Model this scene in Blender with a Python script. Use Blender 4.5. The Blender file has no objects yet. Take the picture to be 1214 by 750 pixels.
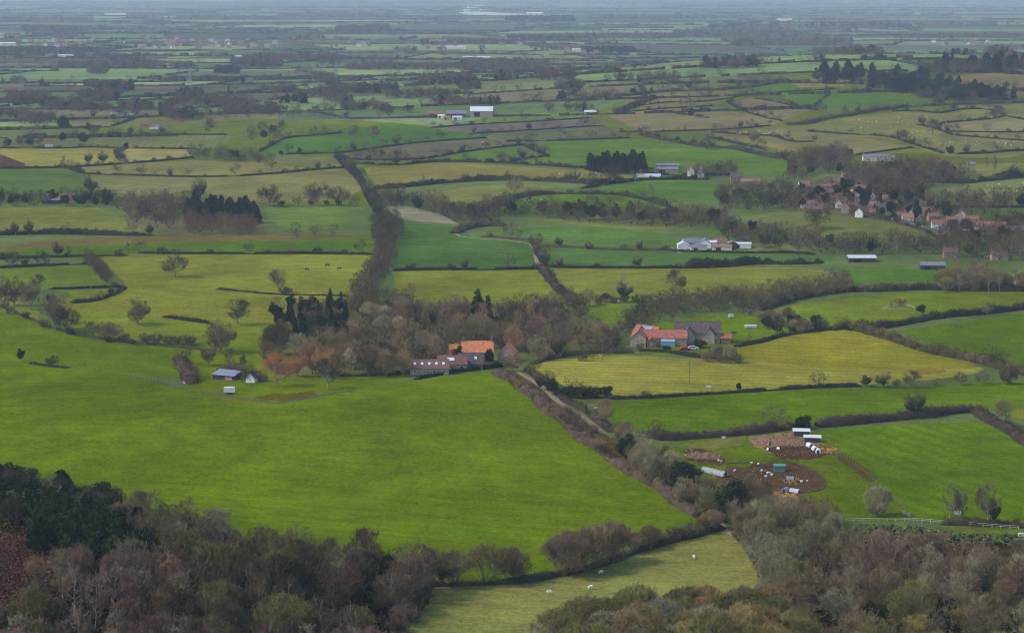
import bpy, bmesh, math, random
import numpy as np
from mathutils import Vector, Matrix, geometry
from mathutils.bvhtree import BVHTree

rnd = random.Random(7)
npr = np.random.default_rng(7)
SC = bpy.context.scene
COL = SC.collection
R = math.radians

# ------------------------------------------------------------------ camera
F = 2350.0                      # focal length in pixels of the 1214 px wide photograph
CX, CY = 607.0, 375.0
CAMZ = 150.0
PITCH = R(9.54)
cd = bpy.data.cameras.new('camera')
cam = bpy.data.objects.new('camera', cd)
COL.objects.link(cam)
cam.location = (0, 0, CAMZ)
cam.rotation_euler = (math.pi / 2 - PITCH, 0, 0)
cd.sensor_width = 36.0
cd.lens = 36.0 * F / 1214.0
cd.clip_start = 1.0
cd.clip_end = 200000.0
SC.camera = cam
cP, sP = math.cos(PITCH), math.sin(PITCH)


def flat_uv(X, Y):
    """where a point of the plane z=0 appears (used as well conditioned coordinates of the plane)"""
    X = np.asarray(X, float); Y = np.asarray(Y, float)
    dep = Y * cP + CAMZ * sP
    up = Y * sP - CAMZ * cP
    return CX + F * X / dep, CY - F * up / dep


def uv_flat(u, v):
    u = np.asarray(u, float); v = np.asarray(v, float)
    dx = (u - CX) / F; dz = -(v - CY) / F
    dy = cP + dz * sP
    zz = -sP + dz * cP
    t = CAMZ / np.maximum(-zz, 1e-6)
    return dx * t, dy * t


HILLS = [  # x, y, height, sx, sy, rotation
    (640, 2780, 47, 380, 400, 0.0), (230, 2500, 20, 330, 330, 0.2),
    (187, 1250, 6, 90, 60, 0.0), (45, 1390, 8, 62, 60, 0.0), (-60, 1560, 5, 200, 60, .1),
    (-70, 660, 8, 120, 62, 0.1), (-165, 400, 26, 95, 75, 0.0), (170, 410, 9, 110, 60, 0.0),
    (-245, 880, 9, 80, 95, 0.0), (330, 1500, 8, 200, 180, 0.0), (160, 900, 3, 60, 60, 0),
]


def height(X, Y):
    X = np.asarray(X, float); Y = np.asarray(Y, float)
    z = 1.1 * np.sin(X / 83 + 1) * np.sin(Y / 121 + .5) + 2.6 * np.sin(X / 310 + 2) * np.sin(Y / 420 + 1.2)
    z = z * np.exp(-np.maximum(Y - 1500, 0) / 5000)
    for x, y, h, sx, sy, r in HILLS:
        c, s = math.cos(r), math.sin(r)
        a = ((X - x) * c + (Y - y) * s) / sx
        b = (-(X - x) * s + (Y - y) * c) / sy
        z = z + h * np.exp(-.5 * (a * a + b * b))
    return z


_T = np.concatenate([np.linspace(250, 1200, 240), np.geomspace(1204, 90000, 420)])


def at(u, v):
    """the ground point seen at pixel (u, v)"""
    dx = (u - CX) / F; dz = -(v - CY) / F
    dy = cP + dz * sP
    zz = -sP + dz * cP
    n = math.sqrt(dx * dx + dy * dy + zz * zz)
    dx, dy, zz = dx / n, dy / n, zz / n
    g = CAMZ + _T * zz - height(dx * _T, dy * _T)
    k = int(np.argmax(g < 0))
    if k == 0:
        k = len(_T) - 1
    lo, hi = _T[k - 1], _T[k]
    for _ in range(3):
        m = np.linspace(lo, hi, 24)
        j = max(1, int(np.argmax(CAMZ + m * zz - height(dx * m, dy * m) < 0)))
        lo, hi = m[j - 1], m[j]
    return Vector((dx * hi, dy * hi, CAMZ + hi * zz))


def px_per_m(y):
    return F / max(y, 1)


def smooth(pts, step=6.0, closed=False):
    """Catmull-Rom through pixel points, resampled about every STEP px"""
    P = [np.array(p, float) for p in pts]
    n = len(P)
    out = []
    rng = range(n if closed else n - 1)
    for i in rng:
        p0 = P[(i - 1) % n] if closed or i > 0 else P[0]
        p1 = P[i]; p2 = P[(i + 1) % n]
        p3 = P[(i + 2) % n] if closed or i + 2 < n else P[-1]
        k = max(1, int(np.linalg.norm(p2 - p1) / step))
        for j in range(k):
            t = j / k
            out.append(.5 * ((2 * p1) + (-p0 + p2) * t + (2 * p0 - 5 * p1 + 4 * p2 - p3) * t * t + (-p0 + 3 * p1 - 3 * p2 + p3) * t ** 3))
    if not closed:
        out.append(P[-1])
    return out


# ------------------------------------------------------------------ objects
def link(o, parent=None):
    COL.objects.link(o)
    if parent is not None:
        o.parent = parent
    return o


def tag(o, label=None, cat=None, group=None, kind=None):
    if label: o['label'] = label
    if cat: o['category'] = cat
    if group: o['group'] = group
    if kind: o['kind'] = kind
    return o


def empty(name, loc=(0, 0, 0), rz=0.0):
    o = bpy.data.objects.new(name, None)
    o.empty_display_size = 1
    o.location = loc; o.rotation_euler = (0, 0, rz)
    return link(o)


def mesh_np(name, V, Q, mats=(), smooth_=False):
    """V (n,3), Q list/array of quads (n,4) or list of faces"""
    me = bpy.data.meshes.new(name)
    V = np.asarray(V, np.float32)
    if isinstance(Q, np.ndarray):
        nf, k = Q.shape
        me.vertices.add(len(V)); me.vertices.foreach_set('co', V.ravel())
        me.loops.add(nf * k); me.loops.foreach_set('vertex_index', Q.astype(np.int32).ravel())
        me.polygons.add(nf)
        me.polygons.foreach_set('loop_start', np.arange(0, nf * k, k, dtype=np.int32))
        me.update(calc_edges=True)
    else:
        me.from_pydata([tuple(v) for v in V], [], Q)
        me.update()
    for m in mats: me.materials.append(m)
    if smooth_:
        me.polygons.foreach_set('use_smooth', [True] * len(me.polygons))
    return me


def ob(name, me, parent=None, loc=None, rz=None, color=None):
    o = bpy.data.objects.new(name, me)
    if loc is not None: o.location = loc
    if rz is not None: o.rotation_euler = (0, 0, rz)
    if color is not None: o.color = (*color, 1)
    return link(o, parent)


def copy_tree(o, parent=None):
    c = o.copy(); COL.objects.link(c); c.parent = parent
    for ch in list(o.children):
        copy_tree(ch, c)
    return c


class MB:
    """collects boxes, bars, prisms into one mesh with material slots"""
    def __init__(s): s.v = []; s.f = []; s.m = []

    def face_add(s, vs, fs, m=0):
        b = len(s.v); s.v += [tuple(v) for v in vs]
        for f in fs: s.f.append([b + i for i in f]); s.m.append(m)
        return s

    def box(s, c, size, rz=0, m=0, taper=1.0):
        x, y, z = size[0] / 2, size[1] / 2, size[2] / 2
        co, si = math.cos(rz), math.sin(rz)
        vs = []
        for dz in (-1, 1):
            k = taper if dz > 0 else 1
            for dx, dy in ((-1, -1), (1, -1), (1, 1), (-1, 1)):
                a, b = dx * x * k, dy * y * k
                vs.append((c[0] + a * co - b * si, c[1] + a * si + b * co, c[2] + dz * z))
        return s.face_add(vs, [(3, 2, 1, 0), (4, 5, 6, 7), (0, 1, 5, 4), (1, 2, 6, 5), (2, 3, 7, 6), (3, 0, 4, 7)], m)

    def bar(s, a, b, r0, r1=None, n=5, m=0):
        r1 = r0 if r1 is None else r1
        a, b = Vector(a), Vector(b)
        d = (b - a).normalized()
        u = d.orthogonal().normalized(); w = d.cross(u)
        vs = []
        for p, r in ((a, r0), (b, r1)):
            for k in range(n):
                t = 2 * math.pi * k / n
                vs.append(p + (u * math.cos(t) + w * math.sin(t)) * r)
        fs = [(k, (k + 1) % n, n + (k + 1) % n, n + k) for k in range(n)]
        fs += [tuple(range(n - 1, -1, -1)), tuple(range(n, 2 * n))]
        return s.face_add(vs, fs, m)

    def prism(s, prof, y0, y1, m=0, axis='y'):
        """profile (a,z) extruded along y (or x)"""
        n = len(prof)
        if axis == 'y':
            vs = [(a, y0, z) for a, z in prof] + [(a, y1, z) for a, z in prof]
        else:
            vs = [(y0, a, z) for a, z in prof] + [(y1, a, z) for a, z in prof]
        fs = [(k, (k + 1) % n, n + (k + 1) % n, n + k) for k in range(n)]
        fs += [tuple(range(n - 1, -1, -1)), tuple(range(n, 2 * n))]
        return s.face_add(vs, fs, m)

    def mesh(s, name, mats):
        me = bpy.data.meshes.new(name)
        me.from_pydata(s.v, [], s.f)
        bm = bmesh.new(); bm.from_mesh(me)
        bmesh.ops.recalc_face_normals(bm, faces=bm.faces)
        bm.to_mesh(me); bm.free()
        for m in (mats if isinstance(mats, (list, tuple)) else [mats]): me.materials.append(m)
        me.polygons.foreach_set('material_index', s.m)
        me.update()
        return me

    def build(s, name, mats, parent=None, loc=None, rz=None):
        return ob(name, s.mesh(name, mats), parent, loc, rz)


# ------------------------------------------------------------------ materials
def lin(c):
    c = c / 255.0
    return c / 12.92 if c <= .04045 else ((c + .055) / 1.055) ** 2.4


KCAL = (1.30, 1.38, 1.60)      # light on open ground, so that field colours can be given as seen


def A(r, g, b, k=None):
    return tuple(min(lin(x) / q, .85) for x, q in zip((r, g, b), KCAL))


class NT:
    def __init__(s, name):
        s.m = bpy.data.materials.new(name); s.m.use_nodes = True
        s.t = s.m.node_tree; s.t.nodes.clear()
        s.out = s.n('ShaderNodeOutputMaterial'); s.b = s.n('ShaderNodeBsdfPrincipled')
        s.b.inputs['Specular IOR Level'].default_value = .2
        s.l(s.b.outputs[0], s.out.inputs['Surface'])

    def n(s, typ, **kw):
        o = s.t.nodes.new(typ)
        for k, v in kw.items(): setattr(o, k, v)
        return o

    def l(s, a, b): s.t.links.new(a, b)

    def math(s, op, a, b=None, clamp=False):
        o = s.n('ShaderNodeMath', operation=op, use_clamp=clamp)
        for i, x in enumerate((a, b)):
            if x is None: continue
            if isinstance(x, (int, float)): o.inputs[i].default_value = x
            else: s.l(x, o.inputs[i])
        return o.outputs[0]

    def noise(s, vec, scale, detail=3, rough=.55):
        o = s.n('ShaderNodeTexNoise')
        o.inputs['Scale'].default_value = scale; o.inputs['Detail'].default_value = detail; o.inputs['Roughness'].default_value = rough
        s.l(vec, o.inputs['Vector'])
        return o.outputs['Fac']

    def ramp01(s, fac, lo, hi, a, b):
        o = s.n('ShaderNodeMapRange')
        for i, x in enumerate((lo, hi, a, b)): o.inputs[1 + i].default_value = x
        s.l(fac, o.inputs[0])
        return o.outputs[0]

    def mix(s, mode, fac, a, b):
        o = s.n('ShaderNodeMix', data_type='RGBA', blend_type=mode)
        for i, x in ((0, fac), (6, a), (7, b)):
            if isinstance(x, (int, float)): o.inputs[i].default_value = x
            elif isinstance(x, tuple): o.inputs[i].default_value = (*x, 1)
            else: s.l(x, o.inputs[i])
        return o.outputs[2]

    def scale(s, col, fac):
        o = s.n('ShaderNodeVectorMath', operation='SCALE')
        s.l(col, o.inputs[0]); s.l(fac, o.inputs['Scale'])
        return o.outputs[0]

    def pos(s): return s.n('ShaderNodeNewGeometry').outputs['Position']


_simple = {}


def simple(name, col, rough=.8, var=.18, sc=1.5, spec=.2, metal=0):
    if name in _simple: return _simple[name]
    t = NT(name)
    obj = t.n('ShaderNodeTexCoord').outputs['Object']
    f = t.ramp01(t.noise(obj, sc, 4), .3, .7, 1 - var, 1 + var)
    rgb = t.n('ShaderNodeRGB'); rgb.outputs[0].default_value = (*col, 1)
    t.l(t.scale(rgb.outputs[0], f), t.b.inputs['Base Color'])
    t.b.inputs['Roughness'].default_value = rough; t.b.inputs['Metallic'].default_value = metal
    t.b.inputs['Specular IOR Level'].default_value = spec
    _simple[name] = t.m
    return t.m


def plant_mat(name, attr=False, var=.3, sc=.5):
    """twigs and leaves: colour from the object (or from the mesh for masses), varied by a noise"""
    t = NT(name)
    if attr:
        a = t.n('ShaderNodeAttribute', attribute_name='tint'); col = a.outputs['Color']
        f0 = None
    else:
        oi = t.n('ShaderNodeObjectInfo'); col = oi.outputs['Color']
    f = t.ramp01(t.noise(t.pos(), sc, 3), .3, .7, 1 - var, 1 + var)
    f2 = t.ramp01(t.noise(t.pos(), 3.1, 2), .3, .7, 1 - var, 1 + var)
    t.l(t.scale(t.scale(col, f), f2), t.b.inputs['Base Color'])
    t.b.inputs['Roughness'].default_value = .85
    t.b.inputs['Specular IOR Level'].default_value = .1
    return t.m


M_TWIG = plant_mat('twigs'); M_LEAF = plant_mat('leaves', var=.4)
M_MASS = plant_mat('far_foliage', attr=True, sc=.06)
M_BARK = simple('bark', (.19, .16, .11), .95, .3, 2)
M_HEDGE = plant_mat('hedge_growth', sc=.25)
# ------------------------------------------------------------------ fields (pixel outlines, colour seen, stripe angle, stripe strength)
FIELDS = []


def unhaze(c, y, keep=None):
    """the colour of the field itself when the air in front of it is taken away"""
    D = CAMZ * F / (y + 20)
    out = []
    keep = keep or (.12 if c[1] > c[0] * .95 else .5)
    for x, L, b in zip(c, (.45, .52, .66), (3.6e-5, 4.5e-5, 5.4e-5)):
        T = math.exp(-b * D); v = lin(x)
        v = max((v - L * (1 - T)) / T, keep * v)
        out.append(255 * (12.92 * v if v < .0031308 else 1.055 * v ** (1 / 2.4) - .055))
    return tuple(out)


def seen(col, y):
    """first guesses of the field colours brought to those measured in the photograph"""
    r, g, b = col
    if g >= .95 * r and g > 85:
        r, g, b = 47 + .68 * r, 58 + .53 * g, .9 * b + np.interp(y, [0, 160, 250, 340, 420, 520, 750], [44, 42, 40, 34, 24, 11, 14])
    return (r, g, b)


def field(col, pts, ang=0.0, st=0.0, step=10, rag=0.0, raw=False):
    col = unhaze(col if raw else seen(col, sum(p[1] for p in pts) / len(pts)), sum(p[1] for p in pts) / len(pts))
    P = [tuple(p) for p in smooth(pts, step, True)] if len(pts) > 7 else _dens(pts, step)
    if not rag and P[0][1] > 300: P = [(p[0] + rnd.gauss(0, .7), p[1] + rnd.gauss(0, .3)) for p in P]
    if rag: P = [(p[0] + rnd.gauss(0, rag * 1.6), p[1] + rnd.gauss(0, rag * .8)) for p in _dens(P, 3)]
    FIELDS.append((col, P, ang, st))


def _dens(pts, step):
    out = []
    n = len(pts)
    for i in range(n):
        a, b = np.array(pts[i], float), np.array(pts[(i + 1) % n], float)
        k = max(1, int(np.linalg.norm(b - a) / step))
        for j in range(k): out.append(tuple(a + (b - a) * j / k))
    return out


# far plain: strips of fields generated on the plane
FAR_EDGES = []       # world segments that may carry hedges
FARCOL = [(100, 130, 78), (92, 122, 66), (112, 136, 84), (84, 112, 62), (112, 122, 76), (96, 108, 66), (72, 112, 52), (116, 138, 90), (104, 98, 76), (92, 88, 72), (106, 126, 84), (78, 100, 58), (98, 116, 74), (90, 104, 70)]
FARPOLY = []
_D = 1950.0
_rows = []
while _D < 30000:
    sz = 58 + .036 * _D
    _rows.append((_D, sz, rnd.random() * 6, rnd.random() * 6)); _D += sz * rnd.uniform(.7, 1.35)


def _rowY(r, X):
    D, sz, p, q = r
    return D + sz * .42 * math.sin(X / (sz * 3.1) + p) + sz * .26 * math.sin(X / (sz * 1.3) + q)


for i in range(len(_rows) - 1):
    r0, r1 = _rows[i], _rows[i + 1]
    D, sz = r0[0], r0[1]
    X = -.40 * D
    slant = rnd.uniform(-.5, .5)
    s0 = slant
    while X < .40 * D:
        w = sz * rnd.uniform(.8, 2.3)
        s1 = rnd.uniform(-.6, .6)
        x0, x1 = X, X + w
        nn = max(2, int(w / (sz * .5)))
        bot = [(x0 + (x1 - x0) * k / nn) for k in range(nn + 1)]
        low = [(x, _rowY(r0, x)) for x in bot]
        dy = r1[0] - r0[0]
        x0t, x1t = x0 + s0 * dy, x1 + s1 * dy
        top = [(x0t + (x1t - x0t) * k / nn) for k in range(nn + 1)]
        hi = [(x, _rowY(r1, x)) for x in top]
        FARPOLY.append((rnd.choice(FARCOL), low + hi[::-1]))
        if rnd.random() < .78: FAR_EDGES.append((low, D))
        if rnd.random() < .75: FAR_EDGES.append(([low[0], hi[0]], D))
        X += w; s0 = s1

GRASS = (92, 108, 58)
# --- hand traced, back to front
field((104, 114, 74), [(700, 165), (715, 128), (860, 100), (960, 86), (1100, 84), (1240, 78), (1240, 190), (900, 190)], raw=True)
field((100, 114, 72), [(-20, 242), (-20, 150), (200, 146), (420, 142), (520, 150), (530, 190), (440, 242)], raw=True)
field((168, 182, 190), [(543, 14), (550, 9), (560, 7), (573, 6), (567, 9), (572, 12), (590, 15), (625, 17), (600, 19), (570, 19), (550, 17)], raw=True, step=3)  # far smoke plume painted as pale ground colour, no smoke modelled
field((62, 106, 48), [(868, 106), (935, 97), (1000, 104), (1110, 122), (1080, 129), (1000, 128), (950, 128), (895, 116)])
field((112, 114, 68), [(862, 122), (895, 115), (930, 121), (962, 130), (928, 143), (885, 134)])
field((112, 116, 66), [(740, 118), (790, 111), (850, 108), (880, 114), (840, 120), (745, 126)])
field((104, 112, 62), [(735, 127), (840, 121), (862, 117), (850, 126), (745, 133)])
field((110, 112, 64), [(720, 137), (745, 133), (845, 127), (925, 143), (915, 150), (760, 156)], .3, .15)
field((118, 124, 62), [(935, 96), (1000, 88), (1040, 86), (1000, 102), (950, 104)])
field((118, 120, 70), [(1010, 96), (1120, 92), (1214, 80), (1214, 112), (1150, 118), (1110, 112)])
field((108, 122, 56), [(950, 150), (1000, 141), (1060, 133), (1120, 132), (1214, 125), (1214, 182), (1120, 184), (1060, 166), (960, 158)], .2, .1)
field((98, 112, 54), [(1115, 160), (1214, 158), (1214, 180), (1120, 183)])
field((116, 124, 66), [(1090, 150), (1170, 141), (1214, 142), (1214, 156), (1130, 156)])
field((102, 110, 54), [(830, 157), (960, 151), (1010, 162), (960, 171), (930, 178), (870, 166)])
field((128, 128, 56), [(850, 160), (910, 168), (945, 178), (925, 181), (880, 172), (840, 164)])
field((112, 118, 58), [(950, 165), (1020, 162), (1085, 176), (1015, 183), (990, 178)])
field((104, 124, 50), [(1120, 196), (1214, 193), (1214, 210), (1160, 214), (1115, 205)])
field((100, 120, 54), [(1120, 225), (1150, 218), (1214, 212), (1214, 240), (1160, 238)])
field((76, 112, 40), [(1140, 248), (1214, 246), (1214, 256), (1150, 262)])
field((96, 86, 62), [(1150, 260), (1214, 254), (1214, 268), (1170, 268)])
field((88, 110, 42), [(1185, 276), (1214, 270), (1214, 300), (1190, 300)])
# left / middle band
field((86, 106, 54), [(0, 155), (60, 152), (105, 154), (112, 172), (60, 176), (0, 176)])
field((100, 114, 58), [(60, 140), (160, 138), (330, 132), (330, 141), (160, 150), (70, 151)])
field((94, 114, 56), [(112, 160), (200, 160), (268, 160), (278, 164), (240, 176), (110, 176)], 1.5, .1)
field((130, 144, 50), [(0, 176), (70, 176), (138, 175), (136, 182), (148, 191), (75, 198), (30, 196), (0, 184)], .1, .12)
field((88, 72, 58), [(0, 183), (30, 194), (28, 198), (0, 199)])
field((142, 158, 62), [(140, 181), (150, 176), (220, 177), (230, 187), (190, 190), (155, 192), (146, 188)], .1, .12)
field((62, 100, 40), [(0, 201), (75, 201), (100, 206), (107, 226), (90, 231), (0, 232)], .2, .1)
field((116, 122, 52), [(80, 198), (230, 190), (300, 192), (378, 201), (235, 209), (100, 205)], .1, .08)
field((100, 116, 54), [(106, 207), (180, 209), (230, 210), (238, 224), (180, 232), (112, 232)])
field((110, 118, 52), [(238, 210), (320, 207), (405, 201), (432, 215), (412, 234), (330, 240), (260, 234), (240, 222)])
field((96, 116, 38), [(0, 247), (60, 246), (120, 248), (150, 260), (174, 273), (130, 278), (60, 275), (0, 276)], .1, .06)
field((110, 102, 70), [(0, 292), (60, 284), (150, 281), (325, 277), (400, 279), (440, 281), (440, 286), (330, 286), (150, 289), (0, 297)])
field((60, 102, 26), [(0, 297), (150, 289), (330, 285), (460, 283), (452, 300), (200, 299), (100, 304), (0, 306)], 0, .1)
field((80, 122, 42), [(312, 247), (405, 244), (436, 245), (448, 264), (400, 270), (360, 273), (328, 268), (318, 258)], 0, .06)
field((52, 100, 40), [(310, 179), (345, 162), (405, 153), (480, 148), (520, 154), (578, 163), (500, 168), (405, 180), (350, 183)])
field((84, 88, 58), [(405, 183), (500, 169), (582, 164), (622, 172), (500, 188), (410, 188)])
field((92, 108, 52), [(290, 188), (330, 184), (405, 188), (430, 198), (400, 200), (330, 194)])
field((66, 114, 38), [(508, 188), (560, 179), (604, 172), (628, 179), (612, 186), (560, 191)])
field((92, 90, 72), [(512, 150), (600, 145), (702, 140), (716, 148), (640, 153), (556, 158)])
field((74, 90, 54), [(560, 158), (640, 153), (716, 149), (748, 163), (660, 166), (600, 166)])
field((84, 122, 48), [(540, 146), (600, 136), (680, 131), (690, 138), (600, 144)])
field((70, 116, 38), [(605, 191), (650, 186), (632, 172), (700, 165), (810, 169), (870, 178), (960, 200), (925, 206), (870, 207), (780, 201), (700, 195)], .3, .06)
field((76, 112, 44), [(770, 158), (840, 160), (930, 178), (900, 182), (830, 174)])
field((116, 122, 48), [(432, 199), (530, 194), (600, 197), (720, 205), (750, 213), (700, 217), (600, 214), (540, 218), (450, 221), (438, 210)], .1, .06)
field((108, 124, 48), [(478, 232), (560, 222), (620, 217), (660, 222), (610, 228), (560, 240), (500, 240)])
field((70, 124, 28), [(575, 247), (620, 232), (670, 228), (730, 231), (790, 246), (700, 251), (640, 253), (590, 251)])
field((70, 122, 38), [(700, 224), (760, 214), (835, 214), (920, 226), (870, 240), (810, 240), (760, 233)])
field((142, 156, 92), [(458, 245), (480, 244), (520, 253), (545, 266), (500, 263), (470, 258)])
field((96, 116, 46), [(640, 260), (700, 256), (800, 262), (840, 270), (760, 272), (690, 268)])
field((58, 106, 38), [(560, 280), (600, 271), (700, 269), (790, 278), (802, 296), (700, 294), (640, 291), (600, 284)], .0, .12)
field((54, 102, 38), [(640, 293), (720, 295), (800, 297), (960, 301), (985, 310), (900, 313), (700, 316), (650, 316)], .0, .12)
field((50, 94, 36), [(470, 268), (540, 269), (562, 281), (628, 289), (634, 303), (642, 318), (560, 319), (466, 320), (462, 300)], .0, .14)
field((102, 116, 50), [(880, 288), (960, 291), (985, 298), (960, 301), (890, 298)])
field((92, 114, 44), [(850, 262), (900, 255), (960, 254), (1030, 259), (1110, 277), (1130, 286), (1000, 284), (930, 276), (870, 272)], .2, .05)
field((64, 118, 30), [(1000, 320), (1050, 316), (1120, 321), (1112, 338), (1060, 337), (1006, 334)])
field((128, 138, 88), [(1165, 330), (1214, 324), (1214, 336), (1180, 337)])
# nearer
field((112, 130, 36), [(120, 306), (200, 301), (300, 301), (442, 302), (452, 316), (430, 352), (420, 400), (330, 420), (230, 412), (170, 404), (92, 392), (60, 366), (90, 350), (150, 341)], .05, .06)
field((94, 124, 34), [(90, 372), (190, 376), (330, 385), (330, 420), (230, 412), (170, 404), (95, 392)])
field((78, 112, 30), [(0, 319), (60, 315), (105, 313), (126, 326), (132, 340), (60, 342), (0, 346)])
field((104, 124, 34), [(80, 345), (148, 342), (120, 354), (85, 358)])
field((96, 118, 44), [(0, 346), (30, 354), (50, 368), (44, 378), (0, 362)])
field((72, 108, 24), [(0, 360), (40, 379), (100, 397), (160, 406), (232, 413), (226, 440), (190, 448), (100, 440), (20, 432), (0, 430)], .2, .05)
field((76, 106, 22), [(225, 408), (330, 418), (420, 440), (490, 444), (480, 452), (400, 465), (330, 474), (270, 474), (220, 462)])
field((96, 120, 32), [(465, 322), (560, 319), (640, 319), (656, 345), (640, 360), (560, 360), (470, 354)], .0, .06)
field((108, 126, 38), [(652, 318), (760, 317), (860, 317), (975, 318), (992, 328), (920, 348), (800, 352), (700, 362), (680, 350)], .1, .12)
field((84, 120, 30), [(690, 364), (775, 358), (790, 372), (750, 384), (705, 382)])
field((76, 116, 26), [(755, 392), (780, 382), (850, 373), (910, 377), (935, 400), (880, 410), (860, 412), (840, 416), (780, 420), (755, 410)])
field((138, 136, 70), [(628, 432), (700, 420), (800, 424), (860, 425), (930, 426), (1010, 428), (1165, 436), (1100, 450), (960, 459), (860, 465), (730, 470), (690, 464), (655, 450)], .1, .12, raw=True)
field((126, 125, 58), [(868, 413), (930, 398), (1010, 392), (1090, 408), (1150, 428), (1160, 436), (1000, 436), (920, 430), (860, 425)], .3, .05, raw=True)
field((64, 106, 18), [(700, 480), (760, 474), (900, 463), (1100, 458), (1214, 455), (1214, 492), (1150, 483), (1050, 493), (970, 504), (820, 513), (760, 510), (715, 496)], .05, .06)
field((88, 118, 30), [(925, 366), (1000, 354), (1080, 347), (1214, 346), (1214, 363), (1100, 377), (1010, 388), (960, 382)], .1, .06)
field((62, 104, 20), [(1065, 394), (1120, 384), (1214, 372), (1214, 434), (1170, 426), (1110, 408)], .1, .05)
field((112, 128, 48), [(1185, 486), (1214, 484), (1214, 496), (1195, 494)])
field((64, 108, 18), [(970, 514), (1060, 504), (1140, 501), (1175, 505), (1214, 524), (1214, 624), (1100, 614), (1075, 604), (1020, 560)], 1.1, .10)
field((70, 102, 30), [(798, 530), (880, 514), (970, 512), (1022, 560), (1078, 606), (1060, 618), (980, 612), (880, 606), (840, 575)])
field((96, 106, 60), [(800, 528), (860, 518), (885, 516), (880, 528), (830, 534)])
field((140, 112, 96), [(886, 517), (952, 511), (975, 527), (960, 534), (915, 538), (895, 530)], rag=1.0, step=4)
field((88, 70, 58), [(905, 530), (960, 527), (990, 538), (960, 545), (925, 543)], rag=1.0, step=4)
field((96, 78, 64), [(852, 560), (868, 552), (886, 556), (893, 549), (935, 548), (962, 556), (975, 566), (976, 577), (955, 585), (930, 583), (915, 588), (903, 582), (884, 592), (872, 598), (860, 592), (866, 580), (850, 572)], rag=1.0, step=4)
field((100, 78, 60), [(880, 590), (940, 584), (975, 598), (975, 612), (900, 612)], rag=1.0, step=4)
field((196, 140, 72), [(916, 584), (935, 582), (952, 590), (944, 602), (930, 598)], rag=1.0, step=4)
field((190, 136, 78), [(966, 528), (990, 531), (984, 537), (968, 535)], rag=1.0, step=4)
field((186, 134, 70), [(930, 569), (946, 568), (944, 574), (932, 574)], rag=1.0, step=4)
field((92, 66, 46), [(808, 532), (835, 531), (860, 545), (855, 551), (815, 545)], rag=1.0, step=4)
field((94, 88, 52), [(985, 538), (1000, 536), (1018, 549), (1042, 567), (1032, 572), (1008, 555)], rag=.3, step=4, raw=True)
field((84, 104, 48), [(1000, 622), (1214, 630), (1214, 650), (1010, 644)])
field((72, 108, 8), [(0, 430), (60, 435), (150, 445), (225, 463), (330, 476), (400, 466), (480, 453), (590, 441), (622, 460), (680, 508), (760, 562), (828, 608), (800, 624), (740, 650), (690, 672), (600, 688), (510, 690), (400, 690), (300, 690), (200, 660), (100, 640), (0, 600)], .15, .05)
field((130, 130, 76), [(455, 760), (500, 700), (560, 694), (640, 690), (740, 664), (830, 634), (880, 628), (918, 690), (930, 760)], .1, .03, raw=True)
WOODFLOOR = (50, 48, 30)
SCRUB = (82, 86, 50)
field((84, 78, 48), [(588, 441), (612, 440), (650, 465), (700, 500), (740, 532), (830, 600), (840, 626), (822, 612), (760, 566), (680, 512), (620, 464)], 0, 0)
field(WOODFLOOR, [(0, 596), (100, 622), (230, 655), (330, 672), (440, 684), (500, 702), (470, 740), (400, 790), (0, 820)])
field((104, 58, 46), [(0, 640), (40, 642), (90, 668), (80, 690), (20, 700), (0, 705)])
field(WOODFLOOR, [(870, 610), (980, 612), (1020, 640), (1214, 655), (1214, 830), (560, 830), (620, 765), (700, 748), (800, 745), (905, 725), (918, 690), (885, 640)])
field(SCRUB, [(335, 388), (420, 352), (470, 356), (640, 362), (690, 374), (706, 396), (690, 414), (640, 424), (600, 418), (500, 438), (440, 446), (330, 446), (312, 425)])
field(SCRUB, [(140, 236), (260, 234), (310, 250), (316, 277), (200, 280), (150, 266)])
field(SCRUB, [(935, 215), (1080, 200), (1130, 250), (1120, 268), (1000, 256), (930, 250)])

field((92, 88, 46), [(303, 470), (330, 466), (350, 466), (372, 463), (376, 469), (340, 476), (308, 475)], rag=1, step=4, raw=True)
field((112, 112, 52), [(262, 470), (300, 472), (304, 476), (280, 477), (262, 474)], rag=1, step=4, raw=True)
field((104, 112, 52), [(700, 478), (716, 478), (728, 486), (716, 492), (704, 488)], rag=1, step=4, raw=True)
field((122, 110, 60), [(1072, 441), (1088, 437), (1118, 437), (1120, 441), (1092, 444)], rag=1, step=4, raw=True)
gu, gv = [], []
vs_rows = []
hor = CY - F * math.tan(PITCH)
off = .35
while hor + off < 1500:
    vs_rows.append(hor + off)
    off += .3 + off * .05 if off < 60 else (4.0 if hor + off < 330 else (8.0 if hor + off < 800 else 30.0))
us = np.arange(-560, 1780, 13.0)
PTS = []
for k, v in enumerate(vs_rows):
    for u in us:
        PTS.append((u + (6.5 if k % 2 else 0), v))
EDG = []
POLYS = []   # (albedo, uv points, ang, st)
for col, pts in FARPOLY:
    u, v = flat_uv([p[0] for p in pts], [p[1] for p in pts])
    cc = tuple(min(255, x * 1.10 + o_) for x, o_ in zip(col, (8, 8, 14)))
    cc = unhaze(cc, max(8, float(np.mean(v))), .5); gl = sum(cc) / 3
    cc = tuple(x + (gl * q_ - x) * .38 for x, q_ in zip(cc, (1.0, 1.06, .88)))
    POLYS.append((cc, np.stack([u, v], 1), rnd.uniform(-.6, .6), .06))
for col, pts, ang, st in FIELDS:
    W = [at(*p) for p in pts]
    u, v = flat_uv([p.x for p in W], [p.y for p in W])
    POLYS.append((col, np.stack([u, v], 1), ang, st))
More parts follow.
